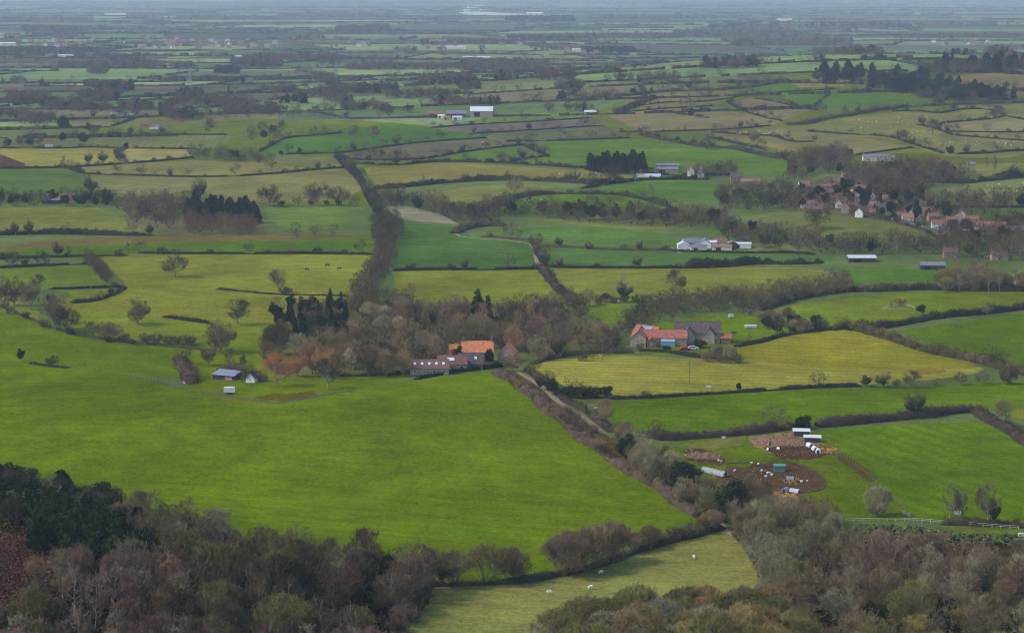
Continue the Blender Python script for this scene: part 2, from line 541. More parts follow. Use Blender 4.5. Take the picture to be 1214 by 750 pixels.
for col, uv, a, s in POLYS:
    b = len(PTS)
    PTS += [tuple(x) for x in uv]
    n = len(uv)
    EDG += [(b + i, b + (i + 1) % n) for i in range(n)]
res = geometry.delaunay_2d_cdt([Vector(p) for p in PTS], EDG, [], 0, 1e-3)
UV = np.array([tuple(p) for p in res[0]])
TRI = np.array([tuple(f) for f in res[2] if len(f) == 3], np.int64)
a_, b_, c_ = UV[TRI[:, 0]], UV[TRI[:, 1]], UV[TRI[:, 2]]
area = (b_[:, 0] - a_[:, 0]) * (c_[:, 1] - a_[:, 1]) - (b_[:, 1] - a_[:, 1]) * (c_[:, 0] - a_[:, 0])
ok = np.abs(area) > 1e-7
TRI, area = TRI[ok], area[ok]
TRI[area > 0] = TRI[area > 0][:, ::-1]      # v runs downwards
CEN = UV[TRI].mean(1)
FC = np.tile(np.array([A(*GRASS)]), (len(TRI), 1))
FI = np.tile(np.array([[0.2, .05, 0.]]), (len(TRI), 1))


def inside(P, poly):
    x, y = P[:, 0], P[:, 1]
    r = np.zeros(len(P), bool)
    n = len(poly)
    for i in range(n):
        x0, y0 = poly[i]; x1, y1 = poly[(i + 1) % n]
        if y0 == y1: continue
        c = ((y0 > y) != (y1 > y)) & (x < (x1 - x0) * (y - y0) / (y1 - y0) + x0)
        r ^= c
    return r


for col, uv, ang, st in POLYS:
    lo, hi = uv.min(0), uv.max(0)
    idx = np.where((CEN[:, 0] >= lo[0]) & (CEN[:, 0] <= hi[0]) & (CEN[:, 1] >= lo[1]) & (CEN[:, 1] <= hi[1]))[0]
    if len(idx) == 0: continue
    k = idx[inside(CEN[idx], uv)]
    FC[k] = A(*col); FI[k] = (ang, st, 0)

gx, gy = uv_flat(UV[:, 0], UV[:, 1])
gz = height(gx, gy)
GV = np.stack([gx, gy, gz], 1)
BVH = BVHTree.FromPolygons([tuple(p) for p in GV], [tuple(t) for t in TRI])


def at(u, v):
    dx = (u - CX) / F; dz = -(v - CY) / F
    d = Vector((dx, cP + dz * sP, -sP + dz * cP)); d.normalize()
    h = BVH.ray_cast(Vector((0, 0, CAMZ)), d)
    if h[0] is not None: return h[0]
    return d * (CAMZ / max(-d.z, 1e-4)) + Vector((0, 0, CAMZ))


def gz_at(x, y):
    h = BVH.ray_cast(Vector((x, y, 500)), Vector((0, 0, -1)))
    return h[0].z if h[0] is not None else float(height(x, y))


def on(u, v, dz=0.0):
    p = at(u, v)
    return Vector((p.x, p.y, gz_at(p.x, p.y) + dz))


t = NT('pasture')
pos = t.pos()
fc = t.n('ShaderNodeAttribute', attribute_name='field_colour')
fi = t.n('ShaderNodeAttribute', attribute_name='field_info')
sep = t.n('ShaderNodeSeparateXYZ'); t.l(fi.outputs['Vector'], sep.inputs[0])
sp = t.n('ShaderNodeSeparateXYZ'); t.l(pos, sp.inputs[0])
big = t.noise(pos, .018, 4)
med = t.noise(pos, .09, 4, .6)
vast = t.noise(pos, .0065, 2)
fine = t.noise(pos, .75, 3, .65)
st_ = t.n('ShaderNodeMapping'); st_.inputs['Scale'].default_value = (.25, 1.1, 1); t.l(pos, st_.inputs['Vector'])
streak = t.noise(st_.outputs[0], .5, 3, .6)
tiny = t.noise(pos, 2.6, 2, .6)
# mowing / drilling lines along the direction of the field
sx = t.math('MULTIPLY', sp.outputs[1], t.math('COSINE', sep.outputs[0]))
sy = t.math('MULTIPLY', sp.outputs[0], t.math('SINE', sep.outputs[0]))
ph = t.math('MULTIPLY', t.math('ADD', t.math('ADD', sx, sy), t.math('MULTIPLY', med, 3.0)), .9)
stripe = t.math('MULTIPLY', t.math('SINE', ph), sep.outputs[1])
stripe = t.math('MULTIPLY', stripe, t.ramp01(big, .35, .65, .1, 1.3))
f = t.math('MULTIPLY', t.ramp01(big, .3, .7, .78, 1.22), t.ramp01(med, .3, .7, .82, 1.18))
f = t.math('MULTIPLY', f, t.ramp01(vast, .35, .65, .86, 1.14))
f = t.math('MULTIPLY', f, t.ramp01(fine, .3, .7, .74, 1.26))
f = t.math('MULTIPLY', f, t.ramp01(streak, .3, .7, .90, 1.10))
f = t.math('MULTIPLY', f, t.ramp01(tiny, .3, .7, .72, 1.28))
f = t.math('MULTIPLY', f, t.math('ADD', stripe, 1.0))
c = t.scale(fc.outputs['Color'], f)
# drier, yellower patches
hue = t.ramp01(t.noise(pos, .045, 4, .6), .5, .72, 0, .35)
dry = t.mix('MULTIPLY', 1.0, c, (1.25, 1.05, 1.0))
c = t.mix('MIX', hue, c, dry)
cool = t.mix('MULTIPLY', 1.0, c, (.88, 1.0, 1.12))
c = t.mix('MIX', t.ramp01(t.noise(pos, .03, 3, .6), .52, .7, 0, .6), c, cool)
t.l(c, t.b.inputs['Base Color'])
t.b.inputs['Roughness'].default_value = .95
t.b.inputs['Specular IOR Level'].default_value = 0.0
M_GROUND = t.m

gme = mesh_np('ground', GV, TRI, [M_GROUND], True)
for nm, arr in (('field_colour', FC), ('field_info', FI)):
    if nm == 'field_colour':
        at_ = gme.attributes.new(nm, 'FLOAT_COLOR', 'FACE')
        at_.data.foreach_set('color', np.concatenate([arr, np.ones((len(arr), 1))], 1).astype(np.float32).ravel())
    else:
        at_ = gme.attributes.new(nm, 'FLOAT_VECTOR', 'FACE')
        at_.data.foreach_set('vector', arr.astype(np.float32).ravel())
ground = tag(ob('ground', gme), kind='structure')


def strip(name, pts, w, mat, dz=.12):
    """a lane or path laid on the ground"""
    P = [on(*p) for p in smooth(pts, 4)]
    V, Q = [], []
    for i, p in enumerate(P):
        d = (P[min(i + 1, len(P) - 1)] - P[max(i - 1, 0)]); d.z = 0; d.normalize()
        n = Vector((-d.y, d.x, 0))
        ww = w * rnd.uniform(.8, 1.15)
        for s in (-.5, 0, .5):
            q = p + n * s * ww
            V.append((q.x, q.y, gz_at(q.x, q.y) + dz + (.04 if s == 0 else 0)))
    for i in range(len(P) - 1):
        for j in range(2):
            Q.append((3 * i + j, 3 * i + j + 1, 3 * i + j + 4, 3 * i + j + 3))
    return tag(ob(name, mesh_np(name, V, Q, [mat])), kind='structure')


M_SAND = simple('sandy_track', (.20, .15, .095), .95, .2, .8)
M_TARMAC = simple('worn_tarmac', (.12, .105, .095), .9, .2, .6)
M_MUD = simple('rutted_mud', (.060, .040, .026), .95, .45, .8, .05)
M_PLOUGH = simple('bare_soil', (.075, .055, .04), .95, .2, .5)
strip('track', [(538, 274), (545, 280), (570, 283), (600, 285), (630, 289)], 2.2, M_SAND)
strip('track', [(630, 288), (634, 296), (637, 305), (640, 316)], 3.6, M_SAND)
strip('lane', [(612, 440), (622, 446), (640, 457), (655, 470), (668, 481), (690, 494), (716, 514)], 2.3, M_SAND)
strip('track', [(860, 601), (850, 612), (866, 632), (878, 640)], 2.0, M_SAND)
strip('track', [(958, 320), (975, 322), (990, 327)], 3, M_SAND)
strip('path', [(1040, 254), (1052, 259), (1070, 263), (1090, 268), (1110, 276)], 3.5, M_TARMAC)
strip('path', [(225, 462), (300, 474), (330, 477), (365, 471), (420, 462)], 1.6, M_PLOUGH)
strip('path', [(915, 545), (930, 546), (955, 554), (975, 566), (978, 574), (968, 581), (930, 584), (905, 585)], 1.2, M_MUD)
strip('path', [(828, 549), (860, 549), (900, 548)], 1.2, M_MUD)
strip('path', [(795, 293), (801, 297), (806, 300)], 2.0, M_SAND)
# ------------------------------------------------------------------ plants
def norm3(a):
    l = math.sqrt(a[0] * a[0] + a[1] * a[1] + a[2] * a[2]) or 1
    return (a[0] / l, a[1] / l, a[2] / l)


def ribbons(P0, P1, w0, w1, g):
    P0 = np.asarray(P0, float); P1 = np.asarray(P1, float)
    d = P1 - P0
    s = np.cross(d, g.normal(size=d.shape)); s /= np.linalg.norm(s, axis=1, keepdims=True) + 1e-9
    w0 = np.asarray(w0, float).reshape(-1, 1) * .5; w1 = np.asarray(w1, float).reshape(-1, 1) * .5
    return np.stack([P0 - s * w0, P0 + s * w0, P1 + s * w1, P1 - s * w1], 1)      # (n,4,3)


def leaf_quads(C, size, g, nrm=None, up=0.0):
    n = len(C)
    N = g.normal(size=(n, 3)) if nrm is None else nrm + g.normal(size=(n, 3)) * .7
    N[:, 2] += up
    N /= np.linalg.norm(N, axis=1, keepdims=True) + 1e-9
    u = np.cross(N, g.normal(size=(n, 3))); u /= np.linalg.norm(u, axis=1, keepdims=True) + 1e-9
    w = np.cross(N, u)
    s = np.asarray(size, float).reshape(-1, 1) * .5
    a = s * g.uniform(.6, 1.1, (n, 1))
    return np.stack([C - u * s - w * a, C + u * s - w * a * .7, C + u * s * .8 + w * a, C - u * s * .9 + w * a], 1)


def quads_mesh(name, Q, mats):
    n = len(Q)
    return mesh_np(name, Q.reshape(-1, 3), np.arange(n * 4).reshape(n, 4), mats)


def tubes(segs, n=5):
    V, Fs = [], []
    for p0, p1, r0, r1 in segs:
        a, b = Vector(p0), Vector(p1)
        d = (b - a)
        if d.length < 1e-6: continue
        d.normalize()
        u = d.orthogonal().normalized(); w = d.cross(u)
        base = len(V)
        for p, r in ((a, r0), (b, r1)):
            for k in range(n):
                t_ = 2 * math.pi * k / n
                V.append(tuple(p + (u * math.cos(t_) + w * math.sin(t_)) * r))
        for k in range(n):
            Fs.append((base + k, base + (k + 1) % n, base + n + (k + 1) % n, base + n + k))
    return np.array(V), np.array(Fs)


def skeleton(seed, H, Rx, base, nl, kids, style='tree', upb=.1, splay=1.0):
    """branching of a leafless tree: list of (p0,p1,r0,r1,level)"""
    q = random.Random(seed)
    S = []
    cz = H * (base + 1) / 2; Rz = H * (1 - base) / 2 * 1.02

    def inside(p):
        return (p[0] / Rx) ** 2 + (p[1] / Rx) ** 2 + ((p[2] - cz) / Rz) ** 2 < 1.0

    def grow(p, d, L, r, lev):
        m = tuple(p[i] + d[i] * L * .5 for i in range(3))
        d2 = norm3((d[0] + q.gauss(0, .16), d[1] + q.gauss(0, .16), d[2] + q.gauss(0, .12) + upb))
        e = tuple(m[i] + d2[i] * L * .5 for i in range(3))
        S.append((p, m, r, r * .78, lev)); S.append((m, e, r * .78, r * .5, lev))
        if lev >= len(kids): return
        nk = kids[lev]
        for k in range(nk):
            f_ = q.uniform(.3, 1.0) if k else 1.0
            s = tuple(p[i] + (m[i] - p[i]) * f_ * 2 if f_ < .5 else m[i] + (e[i] - m[i]) * (f_ * 2 - 1) for i in range(3))
            sp_ = (.75 if k else .3) * splay
            nd = norm3((d2[0] + q.gauss(0, sp_), d2[1] + q.gauss(0, sp_), d2[2] + q.gauss(0, sp_ * .8) + upb))
            LL = L * q.uniform(.5, .78)
            tip = tuple(s[i] + nd[i] * LL for i in range(3))
            if not inside(tip):
                LL *= .62
                nd = norm3(tuple(nd[i] * .7 + norm3((-s[0], -s[1], (cz - s[2]) * .5))[i] * .35 for i in range(3)))
            grow(s, nd, LL, r * q.uniform(.45, .62), lev + 1)

    r0 = .021 * H
    if style == 'multi':
        for k in range(nl):
            a = 2 * math.pi * (k + q.random() * .7) / nl
            tilt = q.uniform(.2, .95) * splay
            d = norm3((math.cos(a) * tilt, math.sin(a) * tilt, 1))
            grow((math.cos(a) * .25, math.sin(a) * .25, -.2), d, H * q.uniform(.5, .68), r0 * .42, 0)
    else:
        fk = H * base * q.uniform(.95, 1.2)
        S.append(((0, 0, -.5), (q.gauss(0, .1), q.gauss(0, .1), fk * .6), r0 * 1.25, r0 * .95, -1))
        top = (q.gauss(0, .12), q.gauss(0, .12), fk)
        S.append((S[-1][1], top, r0 * .95, r0 * .85, -1))
        if style == 'leader':
            prev = top
            n_ = 7
            for k in range(n_):
                z = fk + (H * .93 - fk) * (k + 1) / n_
                nx = (prev[0] + q.gauss(0, .12), prev[1] + q.gauss(0, .12), z)
                ra, rb = r0 * .85 * (1 - k / n_) + .02, r0 * .85 * (1 - (k + 1) / n_) + .02
                S.append((prev, nx, ra, rb, -1))
                for j in range(max(2, nl // 3)):
                    a = q.random() * 6.283
                    Rl = Rx * math.sqrt(max(.05, 1 - ((z - cz) / Rz) ** 2))
                    d = norm3((math.cos(a), math.sin(a), .55 + .5 * k / n_))
                    grow(nx, d, Rl * q.uniform(.75, 1.05), rb * .6, 0)
                prev = nx
        else:
            for k in range(nl):
                a = 2 * math.pi * (k + q.random() * .6) / nl
                el = q.uniform(.25, 1.2) if k else 1.4
                d = norm3((math.cos(a) * math.cos(el), math.sin(a) * math.cos(el), math.sin(el)))
                reach = 1 / math.sqrt((d[0] ** 2 + d[1] ** 2) / Rx ** 2 + d[2] ** 2 / (H * .97 - fk) ** 2)
                s = (top[0], top[1], fk * q.uniform(.8, 1.0))
                grow(s, d, reach * q.uniform(.55, .72), r0 * q.uniform(.45, .65), 0)
    return S


class Proto:
    pass


PROTO = {}


def bare_proto(key, seed, H, Rx, base, nl, kids, style='tree', upb=.1, splay=1.0, wmin=.026, ivy=False, wk=1.0):
    S = skeleton(seed, H, Rx, base, nl, kids, style, upb, splay)
    g = np.random.default_rng(seed)
    zmax = max(s[1][2] for s in S); k = H / zmax
    S = [(tuple(c * k for c in a), tuple(c * k for c in b), r0, r1, l) for a, b, r0, r1, l in S]
    thick = [s[:4] for s in S if s[4] <= 1]
    thin = [s for s in S if s[4] >= 2]
    P = Proto(); P.key = key; P.H = H; P.R = Rx
    V, Fs = tubes([(a, b, max(r0, .03), max(r1, .025)) for a, b, r0, r1 in thick] + [(s[0], s[1], max(s[2], .03), max(s[3], .022)) for s in thin if s[4] == 2 and H > 6], 4)
    P.trunk = mesh_np('trunk', V, Fs, [M_BARK])
    lev = np.array([s[4] for s in thin])
    wd = np.select([lev == 2, lev == 3], [.11, .075], wmin * 1.75) * wk
    Q = ribbons([s[0] for s in thin], [s[1] for s in thin], wd, wd * .6, g)
    P.crown = quads_mesh('crown', Q, [M_TWIG])
    P.extra = None
    if ivy:
        src = [s for s in thick if s[1][2] < H * .75]
        C = []
        for a, b, r0, r1 in src:
            for _ in range(26):
                t_ = g.random(); C.append([a[i] + (b[i] - a[i]) * t_ + g.normal() * (r0 + .22) for i in range(3)])
        P.extra = ('ivy', quads_mesh('ivy', leaf_quads(np.array(C), g.uniform(.2, .42, len(C)), g), [M_LEAF]), (.030, .048, .016))
    # light version for far-off masses
    g2 = np.random.default_rng(seed + 5)
    pick = g2.choice(len(thin), min(len(thin), 400), replace=False)
    Lq = ribbons([thin[i][0] for i in pick], [tuple(thin[i][0][j] + (thin[i][1][j] - thin[i][0][j]) * 2.4 for j in range(3)) for i in pick], np.full(len(pick), .2), np.full(len(pick), .12), g2)
    tk = [s for s in S if s[4] <= 0]
    Lt = ribbons([s[0] for s in tk], [s[1] for s in tk], [max(.12, s[2] * 2) for s in tk], [max(.1, s[3] * 2) for s in tk], g2)
    P.low = np.concatenate([Lq, Lt]); P.lowbark = len(Lt)
    PROTO[key] = P


def leafy_proto(key, seed, H, Rx, base, nlobe, n, size, shape='lobes'):
    g = np.random.default_rng(seed)
    P = Proto(); P.key = key; P.H = H; P.R = Rx; P.extra = None
    C, N = [], []
    if shape == 'lobes':
        cz = H * (1 + base) / 2; Rz = H * (1 - base) / 2
        lob = []
        for k in range(nlobe):
            d = g.normal(size=3); d /= np.linalg.norm(d); d[2] = d[2] * .9 + .15
            rr = g.uniform(.3, .75)
            lob.append((np.array([d[0] * Rx * rr, d[1] * Rx * rr, cz + d[2] * Rz * rr]), g.uniform(.28, .45) * Rx))
        per = n // nlobe
        for c, r in lob:
            d = g.normal(size=(per, 3)); d /= np.linalg.norm(d, axis=1, keepdims=True)
            rad = r * g.uniform(.6, 1.12, (per, 1))
            C.append(c + d * rad * np.array([1, 1, .85])); N.append(d)
        C = np.concatenate(C); N = np.concatenate(N)
        keep = C[:, 2] > H * base * .4
        C, N = C[keep], N[keep]
        Q = leaf_quads(C, g.uniform(.7, 1.3, len(C)) * size, g, N)
    else:      # conifer in whorls
        nw = max(8, int(H * 1.5)); pts, ends = [], []
        for k in range(nw):
            z = H * (base + (1 - base) * k / nw)
            rr = Rx * (1 - k / nw) ** (.8 if shape == 'cone' else .45) * g.uniform(.8, 1.15) + .12
            nb = int(7 + 10 * (1 - k / nw))
            for a in g.uniform(0, 6.283, nb):
                rb = rr * g.uniform(.75, 1.1)
                m = max(3, int(rb / .16))
                for j in range(m):
                    f_ = (j + g.random()) / m
                    sp_ = .34 * (1 - f_) + .1
                    p = np.array([math.cos(a) * rb * f_, math.sin(a) * rb * f_, z - rb * f_ * .28]) + g.normal(size=3) * sp_ * .55
                    pts.append(p); ends.append(p + np.array([math.cos(a + g.normal() * .6), math.sin(a + g.normal() * .6), -.35 + g.normal() * .3]) * size * g.uniform(.7, 1.3))
        Q = ribbons(pts, ends, np.full(len(pts), size * .55), np.full(len(pts), size * .2), g)
    P.crown = quads_mesh('crown', Q, [M_LEAF])
    V, Fs = tubes([((0, 0, -.5), (0, 0, H * .45), .022 * H, .016 * H), ((0, 0, H * .45), (0, 0, H * (.95 if shape != 'lobes' else .75)), .016 * H, .02)])
    P.trunk = mesh_np('trunk', V, Fs, [M_BARK])
    pick = g.choice(len(Q), min(len(Q), 170), replace=False)
    q = Q[pick]; c = q.mean(1, keepdims=True)
    P.low = c + (q - c) * (2.2 if shape == 'lobes' else 2.6); P.lowbark = 0
    PROTO[key] = P


K4 = (5, 5, 5, 4)
bare_proto('oak_a', 11, 12, 7.2, .17, 7, K4)
bare_proto('oak_b', 12, 12, 6.4, .20, 6, K4, splay=1.1)
bare_proto('oak_c', 13, 12, 8.2, .15, 8, K4, splay=1.1)
bare_proto('round_a', 14, 12, 5.6, .12, 8, (5, 5, 5, 5))
bare_proto('round_b', 15, 12, 5.2, .14, 8, (5, 5, 5, 5), upb=.2)
bare_proto('tall_a', 16, 14, 4.0, .18, 9, (4, 5, 4), 'leader', .25, .8)
bare_proto('tall_b', 17, 14, 3.4, .22, 9, (4, 4, 4), 'leader', .3, .7)
bare_proto('fan_a', 18, 10, 6.4, .03, 13, (4, 5, 5, 4), 'multi', .1, .95)
bare_proto('fan_b', 19, 10, 5.6, .03, 12, (4, 5, 5, 4), 'multi', .14, .85)
bare_proto('dense_a', 20, 11, 5.4, .08, 10, (5, 5, 5, 6), 'tree', .15, 1.0, .032)
bare_proto('dense_b', 21, 11, 6.2, .08, 11, (5, 5, 5, 5), 'tree', .12, 1.0, .034)
bare_proto('ivy_a', 22, 12, 5.2, .2, 6, (5, 5, 4, 3), ivy=True)
bare_proto('ivy_b', 23, 12, 4.4, .2, 6, (5, 5, 4, 3), ivy=True, upb=.2)
bare_proto('shrub_a', 24, 4, 2.6, .05, 9, (5, 5, 4), 'multi', .05, 1.3, .035, wk=.8)
bare_proto('shrub_b', 25, 4, 3.2, .05, 10, (5, 5, 4), 'multi', .02, 1.5, .035, wk=.8)
bare_proto('birch_a', 26, 11, 3.4, .1, 10, (4, 5, 4), 'leader', .12, .9, .03)
bare_proto('birch_b', 27, 11, 4.2, .06, 9, (5, 5, 4, 3), 'multi', .16, .7, .03)
leafy_proto('ever_a', 31, 10, 4.6, .03, 26, 5200, .36)
leafy_proto('ever_b', 32, 10, 3.8, .03, 22, 4600, .34)
leafy_proto('evershrub_a', 33, 4, 2.8, .0, 16, 2200, .26)
leafy_proto('cypress_a', 34, 10, 2.9, .02, 24, 4200, .3)
leafy_proto('cone_a', 35, 14, 3.2, .06, 0, 0, .75, 'cone')
leafy_proto('cone_b', 36, 13, 2.7, .05, 0, 0, .7, 'cone')
leafy_proto('pine_a', 37, 12, 3.3, .18, 0, 0, .8, 'pine')

TINT = dict(
    brown=(.108, .076, .034), purple=(.112, .072, .042), olive=(.102, .086, .022), grey=(.145, .122, .062), pink=(.155, .084, .056),
    dark=(.054, .042, .019), evergreen=(.017, .026, .007), ivy=(.034, .046, .010), conifer=(.012, .021, .008), blue=(.016, .029, .012),
    copper=(.270, .112, .032), pale=(.190, .160, .090), yellow=(.120, .105, .016), tawny=(.158, .096, .034), russet=(.17, .062, .024))
WORD = dict(brown='brown', purple='purplish brown', olive='olive brown', grey='grey brown', pink='pinkish', dark='dark brown', evergreen='dark green', ivy='mid green',
            conifer='blackish green', blue='bluish green', copper='coppery orange', pale='pale grey', yellow='yellow green', tawny='tawny', russet='russet')

REQ = []     # every plant asked for
SETS = {
    'oak': ('bare_tree', ['oak_a', 'oak_b', 'oak_c']), 'round': ('bare_tree', ['round_a', 'round_b', 'oak_b']), 'dense': ('bare_tree', ['dense_a', 'dense_b', 'round_a']),
    'tall': ('slender_tree', ['tall_a', 'tall_b']), 'birch': ('birch_tree', ['birch_a', 'birch_b']), 'fan': ('coppiced_tree', ['fan_a', 'fan_b']),
    'ivy': ('ivy_clad_tree', ['ivy_a', 'ivy_b']), 'shrub': ('bare_shrub', ['shrub_a', 'shrub_b']), 'ever': ('evergreen_tree', ['ever_a', 'ever_b']),
    'evershrub': ('evergreen_shrub', ['evershrub_a']), 'cypress': ('evergreen_tree', ['cypress_a']), 'cone': ('conifer_tree', ['cone_a', 'cone_b']), 'pine': ('conifer_tree', ['pine_a']),
}
NOUN = dict(bare_tree='bare tree', slender_tree='slender bare tree', birch_tree='fine twigged bare birch', coppiced_tree='many stemmed bare tree', ivy_clad_tree='ivy clad bare tree',
            bare_shrub='bare shrub', evergreen_tree='evergreen tree', evergreen_shrub='evergreen bush', conifer_tree='conifer')


def jit(c, a=.22):
    k = rnd.uniform(1 - a, 1 + a)
    return (c[0] * k * rnd.uniform(.93, 1.07), c[1] * k * rnd.uniform(.95, 1.05), c[2] * k * rnd.uniform(.9, 1.1))


def plant(st, u, v, h, tint, label=None, place=None, wide=1.0, group=None, key=None, p=None):
    name, keys = SETS[st]
    p = p or on(u, v)
    REQ.append(dict(name=name, key=key or rnd.choice(keys), p=p, u=u, v=v, h=h, tint=tint, label=label, place=place, wide=wide * rnd.uniform(.92, 1.1), group=group,
                    size=h * F / p.y, rz=rnd.uniform(0, 6.28)))


def inpoly(x, y, poly):
    r = False
    n = len(poly)
    for i in range(n):
        x0, y0 = poly[i]; x1, y1 = poly[(i + 1) % n]
        if (y0 > y) != (y1 > y) and x < (x1 - x0) * (y - y0) / (y1 - y0) + x0: r = not r
    return r


def wood(poly, gap, mix, place, tries=4000, cap=9999, avoid=()):
    """plants spread through a wood: mix = [(set, tint, weight, h0, h1)]"""
    xs = [p[0] for p in poly]; ys = [p[1] for p in poly]
    got = []
    wsum = [m[2] for m in mix]
    for _ in range(tries):
        if len(got) >= cap: break
        u, v = rnd.uniform(min(xs), max(xs)), rnd.uniform(min(ys), max(ys))
        if not inpoly(u, v, poly) or any(inpoly(u, v, a) for a in avoid): continue
        p = at(u, v)
        if any((p.x - q[0]) ** 2 + (p.y - q[1]) ** 2 < gap * gap for q in got): continue
        got.append((p.x, p.y))
        m = rnd.choices(mix, wsum)[0]
        p.z = gz_at(p.x, p.y)
        plant(m[0], u, v, rnd.uniform(m[3], m[4]), m[1], place=place, p=p)


def row(pts, gap, mix, place, jitter=.35):
    """trees along a line, GAP metres apart"""
    P = [on(*p) for p in smooth(pts, 5)]
    acc = 0
    wsum = [m[2] for m in mix]
    for a, b in zip(P, P[1:]):
        L = (b - a).length
        acc += L
        while acc >= gap:
            acc -= gap * rnd.uniform(1 - jitter, 1 + jitter)
            q = a.lerp(b, rnd.random())
            q.x += rnd.uniform(-1, 1); q.y += rnd.uniform(-1.2, 1.2); q.z = gz_at(q.x, q.y)
            m = rnd.choices(mix, wsum)[0]
            d = Vector((q.x, q.y, q.z - CAMZ)); dep = d.y * cP - d.z * sP
            plant(m[0], CX + F * d.x / dep, CY - F * (d.y * sP + d.z * cP) / dep, rnd.uniform(m[3], m[4]), m[1], place=place, p=q)


# ------------------------------------------------------------------ hedges
def hedge(label, pts, h=1.7, w=1.8, tint='hedge', rough=.2, twiggy=.6, group=None, dens=1.0):
    P2 = smooth(pts, 4)
    W = [at(*p) for p in P2]
    # resample by metres
    D = sum(p.y for p in W) / len(W)
    if D > 1000: h *= 1.25; w *= 1.25
    ds = max(.8, D / 900)
    line = []
    for a, b in zip(W, W[1:]):
        L = math.hypot(b.x - a.x, b.y - a.y); k = max(1, int(L / ds))
        for j in range(k): line.append((a.x + (b.x - a.x) * j / k, a.y + (b.y - a.y) * j / k))
    line.append((W[-1].x, W[-1].y))
    n = len(line)
    if n < 2: return
    o0 = Vector((line[n // 2][0], line[n // 2][1], gz_at(*line[n // 2])))
    q = rnd.random() * 50
    V, Q, HH = [], [], []
    gap_at, gap_len = rnd.uniform(15, 90), rnd.uniform(2, 6)
    for i, (x, y) in enumerate(line):
        a = line[max(0, i - 1)]; b = line[min(n - 1, i + 1)]
        dx, dy = b[0] - a[0], b[1] - a[1]; l = math.hypot(dx, dy) or 1
        nx, ny = -dy / l, dx / l
        s = i * ds
        k = 1 + rough * (.55 * math.sin(s / 7.1 + q) + .5 * math.sin(s / 3.3 + 2 * q) + .6 * math.sin(s / 17.0 + 3 * q) + rnd.gauss(0, .35))
        k = max(.35, k)
        if s > gap_at:
            k *= .3
            if s > gap_at + gap_len: gap_at = s + rnd.uniform(25, 110); gap_len = rnd.uniform(2, 6)
        e_ = min(i, n - 1 - i) * ds
        if e_ < h: k *= .35 + .65 * e_ / h
        hh, ww = h * k, w * (1 + rough * .6 * math.sin(s / 5.0 + q)) * rnd.uniform(.85, 1.15)
        zz = gz_at(x, y)
        HH.append((x, y, zz, nx, ny, hh, ww))
        for oo, fz in ((-.5, -.25), (-.46, .45), (-.22, .78), (.22, .80), (.46, .45), (.5, -.25)):
            jx = rnd.gauss(0, .06)
            V.append((x + nx * ww * (oo + jx) - o0.x, y + ny * ww * (oo + jx) - o0.y, zz + (hh * fz * rnd.uniform(.9, 1.08) if fz > 0 else fz) - o0.z))
    for i in range(n - 1):
        for j in range(5):
            Q.append((6 * i + j, 6 * i + j + 1, 6 * i + 7 + j, 6 * i + 6 + j))
    for b_ in (0, 6 * (n - 1)):
        Q += [(b_, b_ + 1, b_ + 4, b_ + 5), (b_ + 1, b_ + 2, b_ + 3, b_ + 4)]
    V = np.array(V); Q = np.array(Q)
    # sprays of twigs and leaves
    HHa = np.array(HH)
    sc = max(1.0, D / 650)
    nt = int(n * ds * 34 * dens * (h / 1.8) / sc ** 1.6)
    g = np.random.default_rng(int(q * 1000))
    idx = g.integers(0, n, nt)
    r = HHa[idx]
    ac = g.uniform(-.58, .58, nt)
    lift = g.uniform(0, 1, nt) ** .7 * (1 - .5 * (np.abs(ac) / .58) ** 3)
    along = g.uniform(-ds, ds, nt)
    C = np.stack([r[:, 0] + r[:, 3] * r[:, 6] * ac + r[:, 4] * along, r[:, 1] + r[:, 4] * r[:, 6] * ac - r[:, 3] * along, r[:, 2] + r[:, 5] * lift * .95], 1) - np.array(o0)
    nw = int(nt * twiggy)
    dirn = g.normal(size=(nw, 3)) * .55 + np.stack([r[:nw, 3] * ac[:nw] * 1.2, r[:nw, 4] * ac[:nw] * 1.2, np.full(nw, .75)], 1)
    ln = g.uniform(.35, .9, (nw, 1)) * (.6 + .25 * h) * sc ** .3
    q1 = ribbons(C[:nw], C[:nw] + dirn * ln, np.full(nw, .07 * sc), np.full(nw, .03 * sc), g)
    q2 = leaf_quads(C[nw:], g.uniform(.2, .42, nt - nw) * sc ** .8, g)
    qq = np.concatenate([q1, q2]).reshape(-1, 3)
    Qx = np.arange(len(qq)).reshape(-1, 4) + len(V)
    me = mesh_np('hedge', np.concatenate([V, qq]), np.concatenate([Q, Qx]), [M_HEDGE])
    tt = dict(hedge=(.027, .026, .011), dark=(.016, .018, .007), brown=(.050, .037, .020), green=(.026, .038, .010), olive=(.045, .040, .015), bramble=(.074, .048, .030))[tint]
    o = ob('hedge', me, None, o0, 0, jit(tt, .1))
    tag(o, label, 'hedge', group or 'field hedges')
    # bushes and small trees that have outgrown the hedge
    step = (9 if D > 1000 else 30) * (1 if h > 1.45 else 1.7)
    s = step * rnd.random()
    while s < n * ds and 'garden' not in label and 'barns' not in label and 'white farm' not in label:
        i = min(n - 1, int(s / ds)); x, y = line[i]
        d = Vector((x, y, gz_at(x, y)))
        dep = d.y * cP - (d.z - CAMZ) * sP
        small = rnd.random() < (.5 if D > 1000 else .62)
        plant('shrub' if small else rnd.choice(['oak', 'round', 'ivy']), CX + F * d.x / dep, CY - F * (d.y * sP + (d.z - CAMZ) * cP) / dep,
              rnd.uniform(2.6, 4.6) if small else rnd.uniform(5.5, 12), rnd.choice(['dark', 'dark', 'brown', 'grey'] if D > 1000 else ['dark', 'brown', 'olive']), place='on the ' + label.replace('long ', '').replace('short ', ''), p=d)
        s += step * rnd.uniform(.4, 1.8)
    return o
